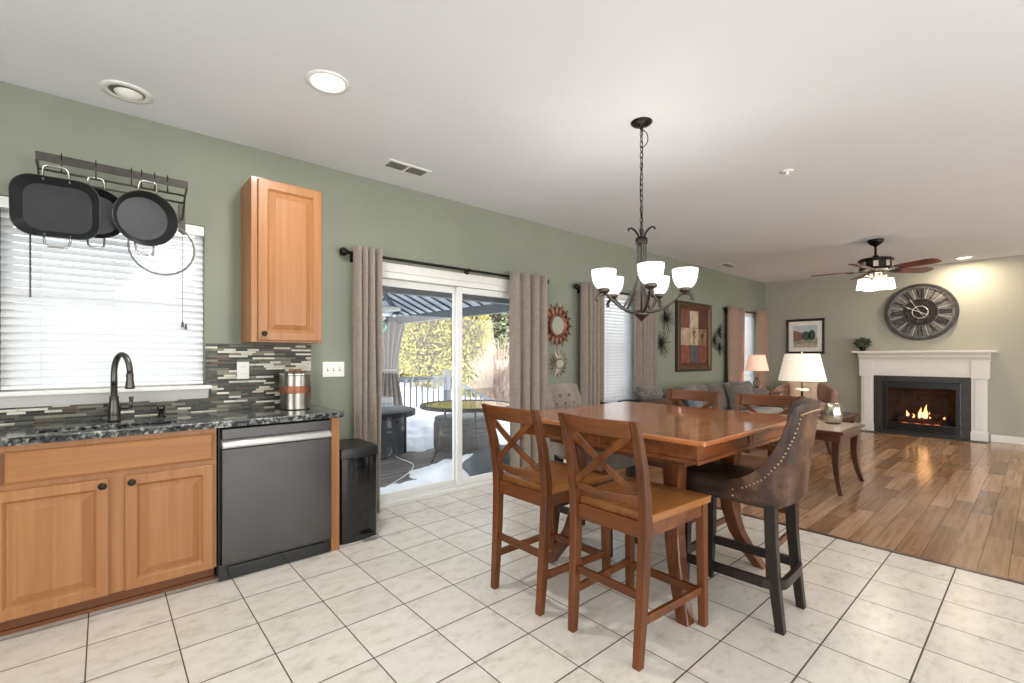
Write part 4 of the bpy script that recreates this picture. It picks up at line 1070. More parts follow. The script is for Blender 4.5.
# skeleton clock over the fireplace (faces -X; its left in the picture is +Y)
ck = thing('wall_clock', 'large round weathered roman numeral clock above the mantel', 'clock', (FX, 1.30, 1.995))
M['weathered'] = plain('weathered_grey_wood', C(103, 102, 101), .7, 0, .4, 16); M['clockdark'] = plain('dark_gear_plate', C(46, 40, 37), .5, .4, .5, 40); M['clockrim'] = plain('dark_clock_rim', C(68, 65, 63), .5, .3, .25, 14); M['handmetal'] = plain('pale_clock_metal', C(214, 208, 200), .4, .5, .05, 14)
def ring_x(m, r0, r1, x0, x1, n=56):
    m.loft([[(x, r_*math.cos(2*PI*k/n), r_*math.sin(2*PI*k/n)) for k in range(n)] for x, r_ in ((x0, r1), (x1, r1), (x1, r0), (x0, r0))], True, False)
m = MB(); ring_x(m, .425, .462, 0, -.045); autosmooth(m.build('rim', M['clockrim'], ck))
m = MB(); ring_x(m, .395, .412, -.018, -.034); ring_x(m, .405, .43, 0, -.022); autosmooth(m.build('inner_hoop', M['weathered'], ck))
m = MB(); ring_x(m, .20, .408, -.004, -.018); autosmooth(m.build('chapter_ring', M['weathered'], ck))
m = MB(); ring_x(m, .001, .215, -.004, -.026); autosmooth(m.build('gear_plate', M['clockdark'], ck))
m = MB(); ring_x(m, .208, .222, -.02, -.032); autosmooth(m.build('gear_plate_rim', M['clockrim'], ck))
m = MB()
for cx, cy, R in ((.1, .08, .05), (-.09, .1, .06), (-.1, -.07, .07), (.09, -.1, .06), (.0, -.14, .035), (.14, -.01, .035)):
    m.tube([(-.028, cx+R*math.cos(2*PI*k/18), cy+R*math.sin(2*PI*k/18)) for k in range(18)], .004, 5, loop=True)
    for k in range(4):
        a = PI*k/4; m.bar((-.028, cx-R*math.cos(a), cy-R*math.sin(a)), (-.028, cx+R*math.cos(a), cy+R*math.sin(a)), .004, .003, (1, 0, 0))
m.build('gears', M['pewter'], ck)
m = MB(); m.tube([(-.034, .098*math.cos(2*PI*k/32), .098*math.sin(2*PI*k/32)) for k in range(32)], .0065, 6, loop=True); m.build('centre_ring', M['handmetal'], ck, smooth=True)
NUM = ['XII', 'I', 'II', 'III', 'IIII', 'V', 'VI', 'VII', 'VIII', 'IX', 'X', 'XI']
for h, txt in enumerate(NUM):
    a = PI/2 - 2*PI*h/12; rad = Vector((0, -math.cos(a), math.sin(a))); tan = Vector((0, -math.sin(a), -math.cos(a)))   # tan = reading direction
    P = lambda u, v: Vector((-.020, 0, 0)) + rad*(.305+v) + tan*u
    wd = {'I': .024, 'V': .052, 'X': .052}; tot = sum(wd[c] for c in txt); u = -tot/2; m = MB()
    def stroke(a_, b_, w): m.bar(a_, b_, w, .006, (1, 0, 0))
    for c in txt:
        w = wd[c]; uc = u+w/2; u += w
        if c == 'I': stroke(P(uc, -.07), P(uc, .07), .014); stroke(P(uc-.012, .07), P(uc+.012, .07), .006); stroke(P(uc-.012, -.07), P(uc+.012, -.07), .006)
        if c == 'V': stroke(P(uc-.019, .07), P(uc, -.07), .014); stroke(P(uc+.019, .07), P(uc, -.07), .007)
        if c == 'X': stroke(P(uc-.019, .07), P(uc+.019, -.07), .014); stroke(P(uc+.019, .07), P(uc-.019, -.07), .007)
    m.build('numeral', M['clockdark'], ck)
    b = MB(); a2 = a+PI/12; r2 = Vector((0, -math.cos(a2), math.sin(a2))); b.bar(Vector((-.019, 0, 0))+r2*.22, Vector((-.019, 0, 0))+r2*.40, .006, .005, (1, 0, 0)); b.build('hour_divider', M['handmetal'], ck)
def hand(ang, L, tail, w, x, nm):
    a = PI/2-ang; d = Vector((0, -math.cos(a), math.sin(a))); o = Vector((x, 0, 0)); m = MB()
    m.bar(o-d*tail, o+d*L*.8, w*.6, .004, (1, 0, 0)); m.bar(o+d*L*.72, o+d*L, w*1.6, .004, (1, 0, 0), w2=.002); m.bar(o-d*tail, o-d*tail*.55, w*1.8, .004, (1, 0, 0), w2=w*.6); m.build(nm, M['handmetal'], ck)
hand(2*PI*55/60, .255, .11, .012, -.046, 'minute_hand'); hand(2*PI*(9+55/60)/12, .20, .10, .016, -.042, 'hour_hand')

# ------------------------------------------------------------------ fireplace
ma = thing('fireplace_mantel', 'white wooden fireplace mantel with dentil moulding and slate surround', 'mantel', (FX, 1.29, 0))
m = MB(); yl, yr = 2.06, .53
for a, b in ((1.89, 2.06), (.53, .70)):
    m = MB(); m.b2((9.86, a, 0), (FX, b, 1.0)); m.b2((9.85, a+.035, .18), (9.86, b-.035, .93)); m.b2((9.845, a-.006, 0), (FX, b+.006, .14))
    m.build('pilaster', M['white'], ma, bevel=.004, world=True)
m = MB(); m.b2((9.855, .53, 1.0), (FX, 2.06, 1.20)); m.b2((9.842, .52, .985), (FX, 2.07, 1.03)); m.b2((9.85, .70, .955), (FX, 1.89, .985))
for a, b in ((1.885, 2.085), (.505, .705)): m.b2((9.835, a, .94), (FX, b, 1.20))
m.build('frieze', M['white'], ma, bevel=.004, world=True)
m = MB(); m.prism([(9.84, 1.20), (9.835, 1.225), (9.80, 1.26), (9.80, 1.292), (9.77, 1.315), (9.755, 1.335), (FX, 1.335), (FX, 1.20)], 'y', .50, 2.09); m.build('crown_moulding', M['white'], ma, world=True)
m = MB(); y = .52
while y < 2.07: m.b2((9.780, y, 1.262), (9.802, y+.018, 1.290)); y += .034
m.build('dentils', M['white'], ma, world=True)
m = MB(); m.b2((9.72, .425, 1.335), (FX, 2.165, 1.368)); m.build('shelf', M['white'], ma, bevel=.005, world=True)
m = MB(); m.b2((9.872, .70, .045), (9.998, .815, .955)); m.b2((9.872, 1.765, .045), (9.998, 1.89, .955)); m.b2((9.872, .815, .862), (9.998, 1.765, .955)); m.b2((9.872, .70, 0), (9.998, 1.89, .045)); m.build('slate_surround', M['slate'], ma, bevel=.002, world=True)
m = MB(); m.b2((9.72, .52, 0), (9.845, 2.07, .012)); tag(m.build('hearth_slab', M['slate'], bevel=.003), 'thin dark slate hearth strip on the floor before fireplace', 'hearth')
fb = thing('gas_fireplace', 'black gas fireplace insert with burning logs behind glass', 'fireplace', (9.9, 1.29, .046))
y0, y1, z0, z1 = .82, 1.76, .048, .858
m = MB()
for lo, hi in (((9.862, y0, z0), (9.90, y0+.05, z1)), ((9.862, y1-.05, z0), (9.90, y1, z1)), ((9.862, y0+.05, z1-.10), (9.90, y1-.05, z1)), ((9.862, y0+.05, z0), (9.90, y1-.05, z0+.14))): m.b2(lo, hi)
m.build('front_frame', M['black'], fb, bevel=.003, world=True)
m = MB()
for k in range(5): m.b2((9.858, y0+.06, z0+.018+k*.023), (9.864, y1-.06, z0+.030+k*.023))
m.build('louvre', M['blackgloss'], fb, world=True)
m = MB(); m.loft([[(x, a, b) for a, b in ((y0+.01, z0), (y1-.01, z0), (y1-.01, z1-.01), (y0+.01, z1-.01))] for x in (9.90, 10.02)], True, False); m.loft([[(x, a, b) for a, b in q_] for x, q_ in ((10.02, ((y0+.01, z0), (y1-.01, z0), (y1-.01, z1-.01), (y0+.01, z1-.01))), (10.34, ((y0+.16, z0), (y1-.16, z0), (y1-.16, z1-.06), (y0+.16, z1-.06))))], True, False)
m.poly([(10.34, y0+.16, z0), (10.34, y1-.16, z0), (10.34, y1-.16, z1-.06), (10.34, y0+.16, z1-.06)], [(0, 1, 2, 3)]); m.b2((9.91, y0+.02, .13), (10.33, y1-.02, .15)); m.build('firebox', M['soot'], fb, world=True)
m = MB(); m.poly([(9.896, y0+.05, z0+.14), (9.896, y1-.05, z0+.14), (9.896, y1-.05, z1-.10), (9.896, y0+.05, z1-.10)], [(0, 1, 2, 3)]); m.build('glass_front', M['fireglass'], fb, world=True)
rnd = random.Random(3)
def logm(a, b, r): 
    q = MB(); A, B = Vector(a), Vector(b); n = 8; q.tube([A+(B-A)*k/n + Vector((rnd.uniform(-.006, .006), 0, rnd.uniform(-.006, .006))) for k in range(n+1)], [r*rnd.uniform(.85, 1.1) for _ in range(n+1)], 9); q.build('log', M['log'], fb, smooth=True, world=True)
logm((10.10, .98, .215), (10.13, 1.62, .205), .05); logm((10.20, 1.0, .25), (10.2, 1.56, .26), .045); logm((10.02, 1.08, .29), (10.2, 1.32, .33), .034); logm((10.03, .97, .36), (10.16, 1.17, .27), .032); logm((10.04, 1.58, .24), (10.16, 1.36, .31), .03)
def flame(y, z, h, w, x=10.09, mat='flame', nm='flame'):
    q = MB(); pts = []; rr = []
    for k in range(9):
        t = k/8; pts.append((x + .01*math.sin(t*5+y*9), y + .018*math.sin(t*4+y*20)*t, z+h*t)); rr.append(max(.0015, w*math.sin(PI*min(1, .18+t*.82))**.8*(1-t*.55)))
    q.tube(pts, rr, 8); q.build(nm, M[mat], fb, smooth=True, world=True)
for y, z, h, w in ((1.24, .27, .22, .030), (1.32, .27, .17, .024), (1.27, .27, .12, .03), (1.47, .26, .12, .022), (1.02, .27, .10, .018), (1.19, .27, .10, .016), (1.40, .26, .07, .016)): flame(y, z, h, w)
for y, z, h, w in ((1.245, .265, .13, .018), (1.32, .265, .09, .014), (1.47, .255, .06, .012)): flame(y, z, h, w, 10.075, 'flamecore', 'flame_core')
for y in (1.1, 1.22, 1.34, 1.5):
    q = MB(); q.ball((10.03, y, .165), .03, 8, (.7, 1.8, .5)); q.build('embers', M['ember'], fb, smooth=True, world=True)
light('fire_glow', 'POINT', (10.06, 1.26, .62), 1.6, (1, .5, .2), size=.1)

pp = thing('potted_plant', 'small leafy plant in a dark round pot on the mantel', 'plant', (9.84, 2.03, 1.368))
m = MB(); m.lathe([(.03, 0), (.045, .01), (.05, .04), (.045, .065), (.038, .07), (.034, .065), (.001, .06)], 20); m.build('pot', M['bronze'], pp, smooth=True)
M['leaf'] = plain('dusky_green_leaf', C(78, 88, 68), .6, 0, .3, 30); M['leaf'].node_tree.nodes['Principled BSDF'].inputs['Subsurface Weight'].default_value = 0
def leafball(m, c, R, n, size, rnd, sc=(1, 1, 1), shell=.35):
    for _ in range(n):
        while True:
            p = Vector((rnd.uniform(-1, 1), rnd.uniform(-1, 1), rnd.uniform(-1, 1)))
            if shell < p.length < 1: break
        o = Vector((p.x*R*sc[0], p.y*R*sc[1], p.z*R*sc[2])) + Vector(c); d = (p.normalized() + Vector((rnd.uniform(-.7, .7), rnd.uniform(-.7, .7), rnd.uniform(-.4, .9)))).normalized()
        t = d.cross(Vector((rnd.uniform(-1, 1), rnd.uniform(-1, 1), rnd.uniform(-1, 1)))).normalized(); s_ = size*rnd.uniform(.7, 1.3); up = d.cross(t)*.12*s_
        m.poly([o, o+d*s_*.5+t*s_*.28+up, o+d*s_, o+d*s_*.5-t*s_*.28+up], [(0, 1, 2, 3)])
m = MB(); rnd = random.Random(8); leafball(m, (0, 0, .135), .095, 420, .04, rnd, (1, 1.1, .85), .1); m.build('foliage', M['leaf'], pp)
m = MB()
for k in range(7): a = k*.9; m.tube([(0, 0, .06), (.03*math.cos(a), .03*math.sin(a), .1), (.065*math.cos(a), .065*math.sin(a), .16)], .002, 4)
m.build('stem', M['leaf'], pp)

# ------------------------------------------------------------------ ceiling fan
fn = thing('ceiling_fan', 'dark bronze ceiling fan with red-brown blades and four lit glass shades', 'ceiling fan', (7.32, 1.38, CH))
m = MB(); m.lathe([(.085, 0), (.085, -.02), (.07, -.045), (.04, -.07), (.02, -.08), (.018, -.09), (.001, -.09)], 24); m.build('canopy', M['bronze'], fn, smooth=True)
m = MB(); m.tube([(0, 0, -.08), (0, 0, -.25)], .014, 10); m.lathe([(.016, -.19), (.03, -.2), (.04, -.235), (.001, -.236)], 16); m.build('downrod', M['bronze'], fn)
m = MB(); m.lathe([(.05, -.225), (.17, -.24), (.185, -.255), (.185, -.27), (.165, -.275), (.160, -.36), (.175, -.37), (.175, -.385), (.12, -.40), (.001, -.405)], 32); autosmooth(m.build('motor_housing', M['bronze'], fn), .5)
for k in range(8):
    a = 2*PI*k/8+.2; m = MB(); m.box((.164*math.cos(a), .164*math.sin(a), -.318), (.012, .05, .075), (0, 0, a)); m.build('housing_window', M['nickel'], fn, bevel=.003)
m = MB(); m.lathe([(.08, -.40), (.085, -.43), (.06, -.45), (.05, -.50), (.06, -.515), (.03, -.53), (.001, -.532)], 24); m.build('light_fitter', M['nickel'], fn, smooth=True)
M['bladewood'] = wood('mahogany_blade', C(84, 30, 20), C(120, 50, 32), 'x', .35, coat=.3)
for k in range(5):
    a = math.radians(-73+72*k) - 41.3*PI/180
    R = Matrix.Rotation(a, 3, 'Z') @ Matrix.Rotation(-.22, 3, 'X'); m = MB()
    out = [(.22, -.05), (.30, -.068), (.58, -.082), (.66, -.07), (.69, -.03), (.69, .03), (.66, .07), (.58, .082), (.30, .068), (.22, .05)]
    T = lambda x, y, z: R @ Vector((x, y, z)) + Vector((0, 0, -.385))
    m.loft([[T(x, y, z) for x, y in out] for z in (-.004, .004)]); bl_ = m.build('blade', M['bladewood'], fn)
    m = MB(); m.loft([[T(x, y, z) for x, y in [(.10, -.018), (.2, -.012), (.24, -.045), (.30, -.03), (.30, .03), (.24, .045), (.2, .012), (.10, .018)]] for z in (-.012, -.005)]); m.build('blade_iron', M['bronze'], bl_)
for k in range(4):
    a = PI/4 + k*PI/2 - .25; c, s_ = math.cos(a), math.sin(a)
    m = MB(); m.tube(bez([(.05*c, .05*s_, -.47), (.10*c, .10*s_, -.445), (.125*c, .125*s_, -.46), (.125*c, .125*s_, -.49)], 5), .008, 8); ar = m.build('light_arm', M['nickel'], fn, smooth=True)
    m = MB(); m.loft([[(.125*c + (x*math.cos(a)-y*math.sin(a)), .125*s_ + (x*math.sin(a)+y*math.cos(a)), z) for x, y in rrect(w, w, .02, 3)] for z, w in ((-.485, .06), (-.49, .105), (-.62, .138), (-.618, .128), (-.5, .098))], True, False); m.build('glass_shade', M['fanglass'], ar)
    light('bulb', 'POINT', (.125*c, .125*s_, -.60), 9, (1, .88, .7), size=.04, parent=fn)

# ------------------------------------------------------------------ living room furniture
sf = thing('sofa', 'charcoal grey three seat sofa along the wall below the painting', 'sofa', (6.95, 3.18, 0))
m = MB(); m.b2((5.75, 2.72, .06), (8.20, 3.52, .28)); m.build('base', M['sofafab'], sf, bevel=.03, seg=3, world=True)
for a, b in ((5.62, 5.80), (8.15, 8.33)):
    m = MB(); m.b2((a, 2.70, .06), (b, 3.50, .60)); m.build('arm', M['sofafab'], sf, bevel=.05, seg=3, world=True)
m = MB(); m.b2((5.78, 3.30, .28), (8.17, 3.50, .76)); m.build('back', M['sofafab'], sf, bevel=.05, seg=3, world=True)
for k in range(3):
    a = 5.81+k*.781; m = MB(); m.b2((a, 2.70, .28), (a+.775, 3.24, .46)); m.build('seat_cushion', M['sofaseat'], sf, bevel=.045, seg=3, world=True)
    m = MB(); m.pillow((a+.388, 3.20, .655), (.79, .44, .22), (PI/2-.22, 0, 0), 10, 1., .03); m.build('back_cushion', M['sofafab'], sf, smooth=True, world=True)
for x in (5.80, 8.15):
    for y in (2.78, 3.44):
        m = MB(); m.lathe([(.022, 0), (.03, .06), (.001, .061)], 12, (x, y, 0)); m.build('foot', M['ebony'], sf, world=True)
def pillow(label, c, size, rot, mat, g='throw pillows on the sofa'):
    m = MB(); m.pillow((0, 0, 0), size, None, 10, 1., .12); o = m.build('throw_pillow', mat, smooth=True, loc=c); o.rotation_euler = rot; tag(o, label, 'pillow', g); return o
pillow('speckled grey cushion leaning on the console under the tall window', (5.30, 3.36, .80), (.42, .17, .17), (.25, 0, -.25), M['patternfab'], None)
pillow('slate blue throw pillow at the near end of the sofa', (5.98, 3.10, .67), (.42, .40, .16), (PI/2-.3, 0, .15), M['bluefab'])
pillow('big charcoal pillow leaning at the far end of the sofa', (7.22, 3.00, .665), (.66, .42, .20), (PI/2-.35, .06, -.15), M['sofafab'])
pillow('brown-grey bolster pillow on the sofa by the corner lamp', (7.86, 3.02, .63), (.52, .32, .20), (PI/2-.3, .04, -.35), M['sofafab'])

# console under the tall window with slatted ends
cs = thing('window_console', 'brown wooden low console with slatted front under the tall window', 'console', (5.0, 3.30, 0))
m = MB(); m.b2((4.52, 3.12, .69), (5.56, 3.52, .725)); m.build('top', M['darkwood_x'], cs, bevel=.005, world=True)
m = MB()
for x in (4.56, 5.52):
    for y in (3.15, 3.49): m.b2((x-.025, y-.025, 0), (x+.025, y+.025, .69))
m.b2((4.58, 3.13, .60), (5.50, 3.16, .69)); m.b2((4.58, 3.13, .06), (5.50, 3.16, .13)); m.b2((4.58, 3.14, .10), (5.50, 3.48, .12)); m.build('frame', M['darkwood_x'], cs, bevel=.003, world=True)
m = MB(); x = 4.62
while x < 5.48: m.b2((x, 3.138, .12), (x+.022, 3.152, .61)); x += .055
m.build('front_slats', M['darkwood'], cs, world=True)
m = MB(); m.b2((4.62, 3.46, .12), (5.48, 3.47, .61)); m.build('back_panel', M['darkwood'], cs, world=True)
ty = thing('black_tray', 'small flat black tray on the console under the window', 'tray', (4.72, 3.25, .7255))
m = MB(); m.loft([[(a, b, z) for a, b in rrect(w, h, .02, 3)] for z, w, h in ((0, .22, .16), (.022, .25, .19), (.022, .24, .18), (.004, .215, .155))]); m.build('tray_body', M['black'], ty)

def lamp_tripod(r, h, mat):
    for k in range(3):
        a = 2*PI*k/3+.4; m = MB(); m.tube(bez([(.085*math.cos(a), .085*math.sin(a), .004), (.05*math.cos(a), .05*math.sin(a), h*.45), (.012*math.cos(a), .012*math.sin(a), h*.9), (.004*math.cos(a), .004*math.sin(a), h)], 5), .007, 8); m.build('leg', mat, r, smooth=True)
# end table with vase and lamp
et = thing('sofa_table', 'dark wood side table with sabre legs and pale top holding the vase', 'table', (5.46, 1.66, 0))
HX, HY, ZT = .40, .47, .585
m = MB(); m.loft([[(a, b, z) for a, b in rrect(2*HX-2*i, 2*HY-2*i, .008, 2)] for z, i in ((ZT-.035, .012), (ZT-.028, 0), (ZT-.008, 0), (ZT-.002, .008))]); m.build('top', M['darkwood_x'], et)
M['palestone'] = plain('pale_stone_inlay', C(176, 160, 146), .3, 0, .12, 14, coat=.2)
m = MB(); m.b2((-HX+.03, -HY+.03, ZT-.004), (HX-.03, HY-.03, ZT)); m.build('inlay', M['palestone'], et)
m = MB()
for lo, hi in (((-HX+.03, -HY+.03, ZT-.10), (HX-.03, -HY+.05, ZT-.034)), ((-HX+.03, HY-.05, ZT-.10), (HX-.03, HY-.03, ZT-.034)), ((-HX+.03, -HY+.05, ZT-.10), (-HX+.05, HY-.05, ZT-.034)), ((HX-.05, -HY+.05, ZT-.10), (HX-.03, HY-.05, ZT-.034))): m.b2(lo, hi)
m.build('apron', M['darkwood_x'], et, bevel=.002)
def sabre(m, x, y, sx, sy, h, w0=.06, w1=.034, k=.05):
    rings = []
    for i in range(9):
        t = i/8; z = h*(1-t); o = k*(-.35*math.sin(PI*t) + t**3); w = w0+(w1-w0)*t
        rings.append([(x+sx*o+a*w/2, y+sy*o+b*w/2, z) for a, b in ((-1, -1), (1, -1), (1, 1), (-1, 1))])
    m.loft(rings)
for sx in (-1, 1):
    for sy in (-1, 1):
        m = MB(); sabre(m, sx*(HX-.065), sy*(HY-.065), sx, sy, ZT-.034, .065, .038, .045); m.build('leg', M['darkwood'], et, bevel=.004)
va = thing('glass_vase', 'ribbed mercury glass vase on the dark side table', 'vase', (5.66, 1.42, ZT+.001))
M['mercury'] = plain('mercury_glass', C(188, 186, 172), .18, .9, .22, 25)
def flute(r_, k, n=48): return r_*(1 - .06*abs(math.sin(k*PI*9/n)))
m = MB(); n = 48; m.loft([[(flute(r_, k)*math.cos(2*PI*k/n), flute(r_, k)*math.sin(2*PI*k/n), z) for k in range(n)] for r_, z in ((.05, .002), (.066, .004), (.078, .03), (.085, .07), (.083, .12), (.074, .17), (.064, .205), (.060, .205), (.068, .165), (.078, .12), (.08, .07), (.07, .02), (.01, .012))]); m.build('vessel', M['mercury'], va, smooth=True)
m = MB(); m.lathe([(.066, 0), (.068, .006), (.064, .010), (.001, .010)], 28); m.build('foot', M['bronze'], va, smooth=True)
def shade(r, zb, zt, rb, rt, mat, sq=False):
    m = MB()
    prof = lambda w: rrect(2*w, 2*w, w*.12, 3) if sq else circ(w, 36)
    m.loft([[(a, b, z) for a, b in prof(w)] for z, w in ((zb, rb), (zt, rt), (zt, rt-.006), (zb, rb-.006), (zb, rb))], True, False)
    o = m.build('lamp_shade', mat, r); autosmooth(o, .6)
    m = MB(); m.tube([(0, 0, zt-.01), (0, 0, zt+.012)], .004, 6); m.ball((0, 0, zt+.018), .009, 8); m.build('finial', M['nickel'], r)
tl = thing('table_lamp', 'large cream empire shade table lamp on a bronze tripod base', 'lamp', (5.50, 1.655, ZT+.001))
lamp_tripod(tl, .26, M['bronze'])
m = MB(); m.lathe([(.02, .255), (.034, .262), (.034, .270), (.012, .276), (.010, .46), (.001, .46)], 16); m.build('stem', M['bronze'], tl, smooth=True)
m = MB(); m.lathe([(.055, .33), (.058, .333), (.058, .350), (.055, .353), (.001, .353)], 24); m.build('crystal_disc', M['plate'], tl, smooth=True)
shade(tl, .437, .718, .220, .158, M['lampshade_white'])
light('bulb', 'POINT', (0, 0, .57), 3.2, (1, .88, .72), size=.05, parent=tl)

# corner side table and rose lamp
co = thing('corner_table', 'dark square side table in the room corner under the small lamp', 'table', (8.68, 3.26, 0))
m = MB(); m.b2((-.28, -.26, .635), (.28, .26, .665)); m.build('top', M['darkwood_x'], co, bevel=.004)
m = MB(); m.b2((-.25, -.23, .55), (.25, .23, .634)); m.build('apron', M['darkwood_x'], co)
for sx in (-1, 1):
    for sy in (-1, 1): m = MB(); m.b2((sx*.235-.022, sy*.215-.022, 0), (sx*.235+.022, sy*.215+.022, .56)); m.build('leg', M['darkwood'], co, bevel=.003)
rl = thing('table_lamp', 'small rose shaded table lamp in the room corner', 'lamp', (8.68, 3.32, .666))
m = MB(); m.lathe([(.07, 0), (.07, .012), (.03, .02), (.012, .03), (.01, .40), (.001, .40)], 20); m.build('stem', M['bronze'], rl, smooth=True)
for sg in (-1, 1): m = MB(); m.tube(bez([(0, 0, .04), (0, sg*.05, .11), (0, sg*.045, .17), (0, sg*.015, .22), (0, 0, .26)], 5), .006, 6); m.build('scroll_arm', M['bronze'], rl, smooth=True)
shade(rl, .36, .635, .19, .13, M['lampshade_rose'])
light('bulb', 'POINT', (0, 0, .47), 5, (1, .7, .48), size=.05, parent=rl)

# barrel armchair
ac = thing('armchair', 'rose brown barrel armchair against the far wall', 'armchair', (9.34, 2.76, 0), PI+.25)
rows = []
N = 26
for i in range(N+1):
    t = -1+2*i/N; a = t*1.85; R = .40; row = []
    x, y = -R*math.cos(a)*.85, R*math.sin(a)*1.0
    h = .80 - .17*max(0, (abs(t)-.35)/.65)**1.0
    for j in range(7):
        z = .14 + (h-.14)*j/6; fl = 1+.10*(j/6)**2; row.append((x*fl, y*fl, z))
    rows.append(row)
m = MB(); m.loft(rows, False, False); o = m.build('barrel_back', M['rosefab'], ac, smooth=True); md = o.modifiers.new('thick', 'SOLIDIFY'); md.thickness = .10; md.offset = 0; md = o.modifiers.new('bev', 'BEVEL'); md.width = .04; md.segments = 3
m = MB(); m.loft([[(x*k+.04, y*k, z) for x, y in rrect(.66, .62, .16, 5)] for z, k in ((.14, .98), (.30, 1.), (.42, 1.02), (.46, .98), (.475, .8), (.478, .3))]); m.build('seat', M['rosefab'], ac, smooth=True)
for sx in (-.25, .28):
    for sy in (-.22, .22): m = MB(); m.lathe([(.016, 0), (.024, .14), (.001, .141)], 10, (sx, sy, 0)); m.build('leg', M['ebony'], ac)
pillow('cream cushion on the rose brown armchair', (9.44, 2.82, .65), (.46, .36, .15), (PI/2, 0, -PI/2+.25), M['cream'], None)
# low table in front of the fireplace
lt = thing('coffee_table', 'low dark wood coffee table beyond the vase, before the fireplace', 'coffee table', (7.72, 2.15, 0))
m = MB(); m.b2((-.66, -.38, .405), (.66, .38, .44)); m.build('top', M['darkwood_x'], lt, bevel=.004)
m = MB(); m.b2((-.62, -.34, .33), (.62, .34, .404)); m.build('apron', M['darkwood_x'], lt)
for sx in (-1, 1):
    for sy in (-1, 1): m = MB(); sabre(m, sx*.585, sy*.305, sx, sy, .35, .06, .036, .05); m.build('leg', M['darkwood'], lt, bevel=.003)

# ------------------------------------------------------------------ outside: deck, gazebo, snow, shrubs
DZ = -.12
m = MB(); m.b2((-1.0, WY+.16, DZ-.2), (6.0, 9.05, DZ)); struct(m.build('deck_floor', M['deck']), 'grey board deck outside the sliding door')
from mathutils import noise as mnoise
def hn(x, y, k, o=0.): return mnoise.noise(Vector((x*k+o, y*k-o, o*.7)))
m = MB(); nx, ny = 60, 52; rows = []
def gz(x, y):
    t = max(0, min(1, (y+.35*x-12.5)/9.)); t = t*t*(3-2*t); return -.75 + 1.95*t + .12*hn(x, y, .35) + .04*hn(x, y, 1.3, 3)
for j in range(ny+1):
    y = 9.06 + (j/ny)**1.5*46; rows.append([(-14+64*i/nx, y, gz(-14+64*i/nx, y)) for i in range(nx+1)])
m.loft(rows, False, False); o = m.build('ground_snow', M['snow'], smooth=True); struct(o, 'snow covered yard rising beyond the deck')
# snow lying on the deck, in drifts
def sh(x, y):
    a = math.exp(-(((x-2.75)/.75)**2 + ((y-4.28)/.28)**2))*.17 + math.exp(-(((x-3.6)/.8)**2 + ((y-4.55)/.45)**2))*.20
    b = max(0, min(1, (y-5.75-.25*math.sin(x*2.3)-.35*max(0, 2.9-x))/1.2))*.24 + max(0, min(1, (x-3.05-.2*math.sin(y*3))/.8))*max(0, min(1, (y-5.9)/.9))*.10
    return a + b + .06*hn(x, y, 1.6, 5) + .05*hn(x, y, 4.5, 2) + .025*hn(x, y, 11, 4) - .04
m = MB(); n1, n2 = 110, 110; vs = {}
for i in range(n1+1):
    for j in range(n2+1):
        x, y = .2+5.7*i/n1, WY+.2+5.15*j/n2; vs[i, j] = (x, y, sh(x, y))
for i in range(n1):
    for j in range(n2):
        q = [vs[i, j], vs[i+1, j], vs[i+1, j+1], vs[i, j+1]]
        if max(p[2] for p in q) > 0: m.poly([(x, y, DZ+max(-.01, z)) for x, y, z in q], [(0, 1, 2, 3)])
o = m.build('snow', M['snow'], smooth=True, weld=True); tag(o, 'patchy melting snow lying on the grey deck boards', 'snow', kind='stuff')

gzb = thing('gazebo', 'grey metal hardtop gazebo standing on the deck', 'gazebo', (2.75, 6.65, DZ))
ax, bx, ay, by, ez = .9, 4.6, 4.45, 8.85, 2.0
for x in (ax+.08, bx-.08):
    for y in (ay+.08, by-.08):
        m = MB(); m.b2((x-.045, y-.045, DZ), (x+.045, y+.045, ez)); m.b2((x-.08, y-.08, DZ), (x+.08, y+.08, DZ+.02)); m.build('post', M['gazebo'], gzb, bevel=.004, world=True)
m = MB(); m.b2((ax, ay, ez-.06), (bx, ay+.08, ez+.09)); m.b2((ax, by-.08, ez-.06), (bx, by, ez+.09)); m.b2((ax, ay+.08, ez-.06), (ax+.08, by-.08, ez+.09)); m.b2((bx-.08, ay+.08, ez-.06), (bx, by-.08, ez+.09)); m.build('eave_beam', M['gazebo'], gzb, bevel=.006, world=True)
cx, cy, pz_ = 2.75, 6.65, 2.95; cor = [(ax-.15, ay-.15), (bx+.15, ay-.15), (bx+.15, by+.15), (ax-.15, by+.15)]
m = MB(); m.loft([[(x, y, ez+.10) for x, y in cor], [(cx+(x-cx)*.02, cy+(y-cy)*.02, pz_) for x, y in cor], [(cx+(x-cx)*.02, cy+(y-cy)*.02, pz_+.03) for x, y in cor], [(x, y, ez+.14) for x, y in cor]], loop=True); m.build('roof', M['gazebo_roof'], gzb, world=True)
m = MB()
for k in range(4):
    a, b = cor[k], cor[(k+1) % 4]; n = 16
    for i in range(1, n):
        t = i/n; px_, py_ = a[0]+(b[0]-a[0])*t, a[1]+(b[1]-a[1])*t
        # ribs run up the slope, square to the eave, until they meet the hip
        u = min(t, 1-t)*2*.97
        mx, my = (a[0]+b[0])/2, (a[1]+b[1])/2
        qx, qy = px_+(cx-mx)*u, py_+(cy-my)*u
        m.bar((px_, py_, ez+.085), (qx, qy, ez+.085+(pz_-ez-.1)*u), .022, .03)
m.build('roof_ribs', M['gazebo'], gzb, world=True)
for x, y in cor:
    m = MB(); m.bar((x, y, ez+.07), (cx, cy, pz_-.03), .06, .06); m.build('hip_rafter', M['gazebo'], gzb, world=True)
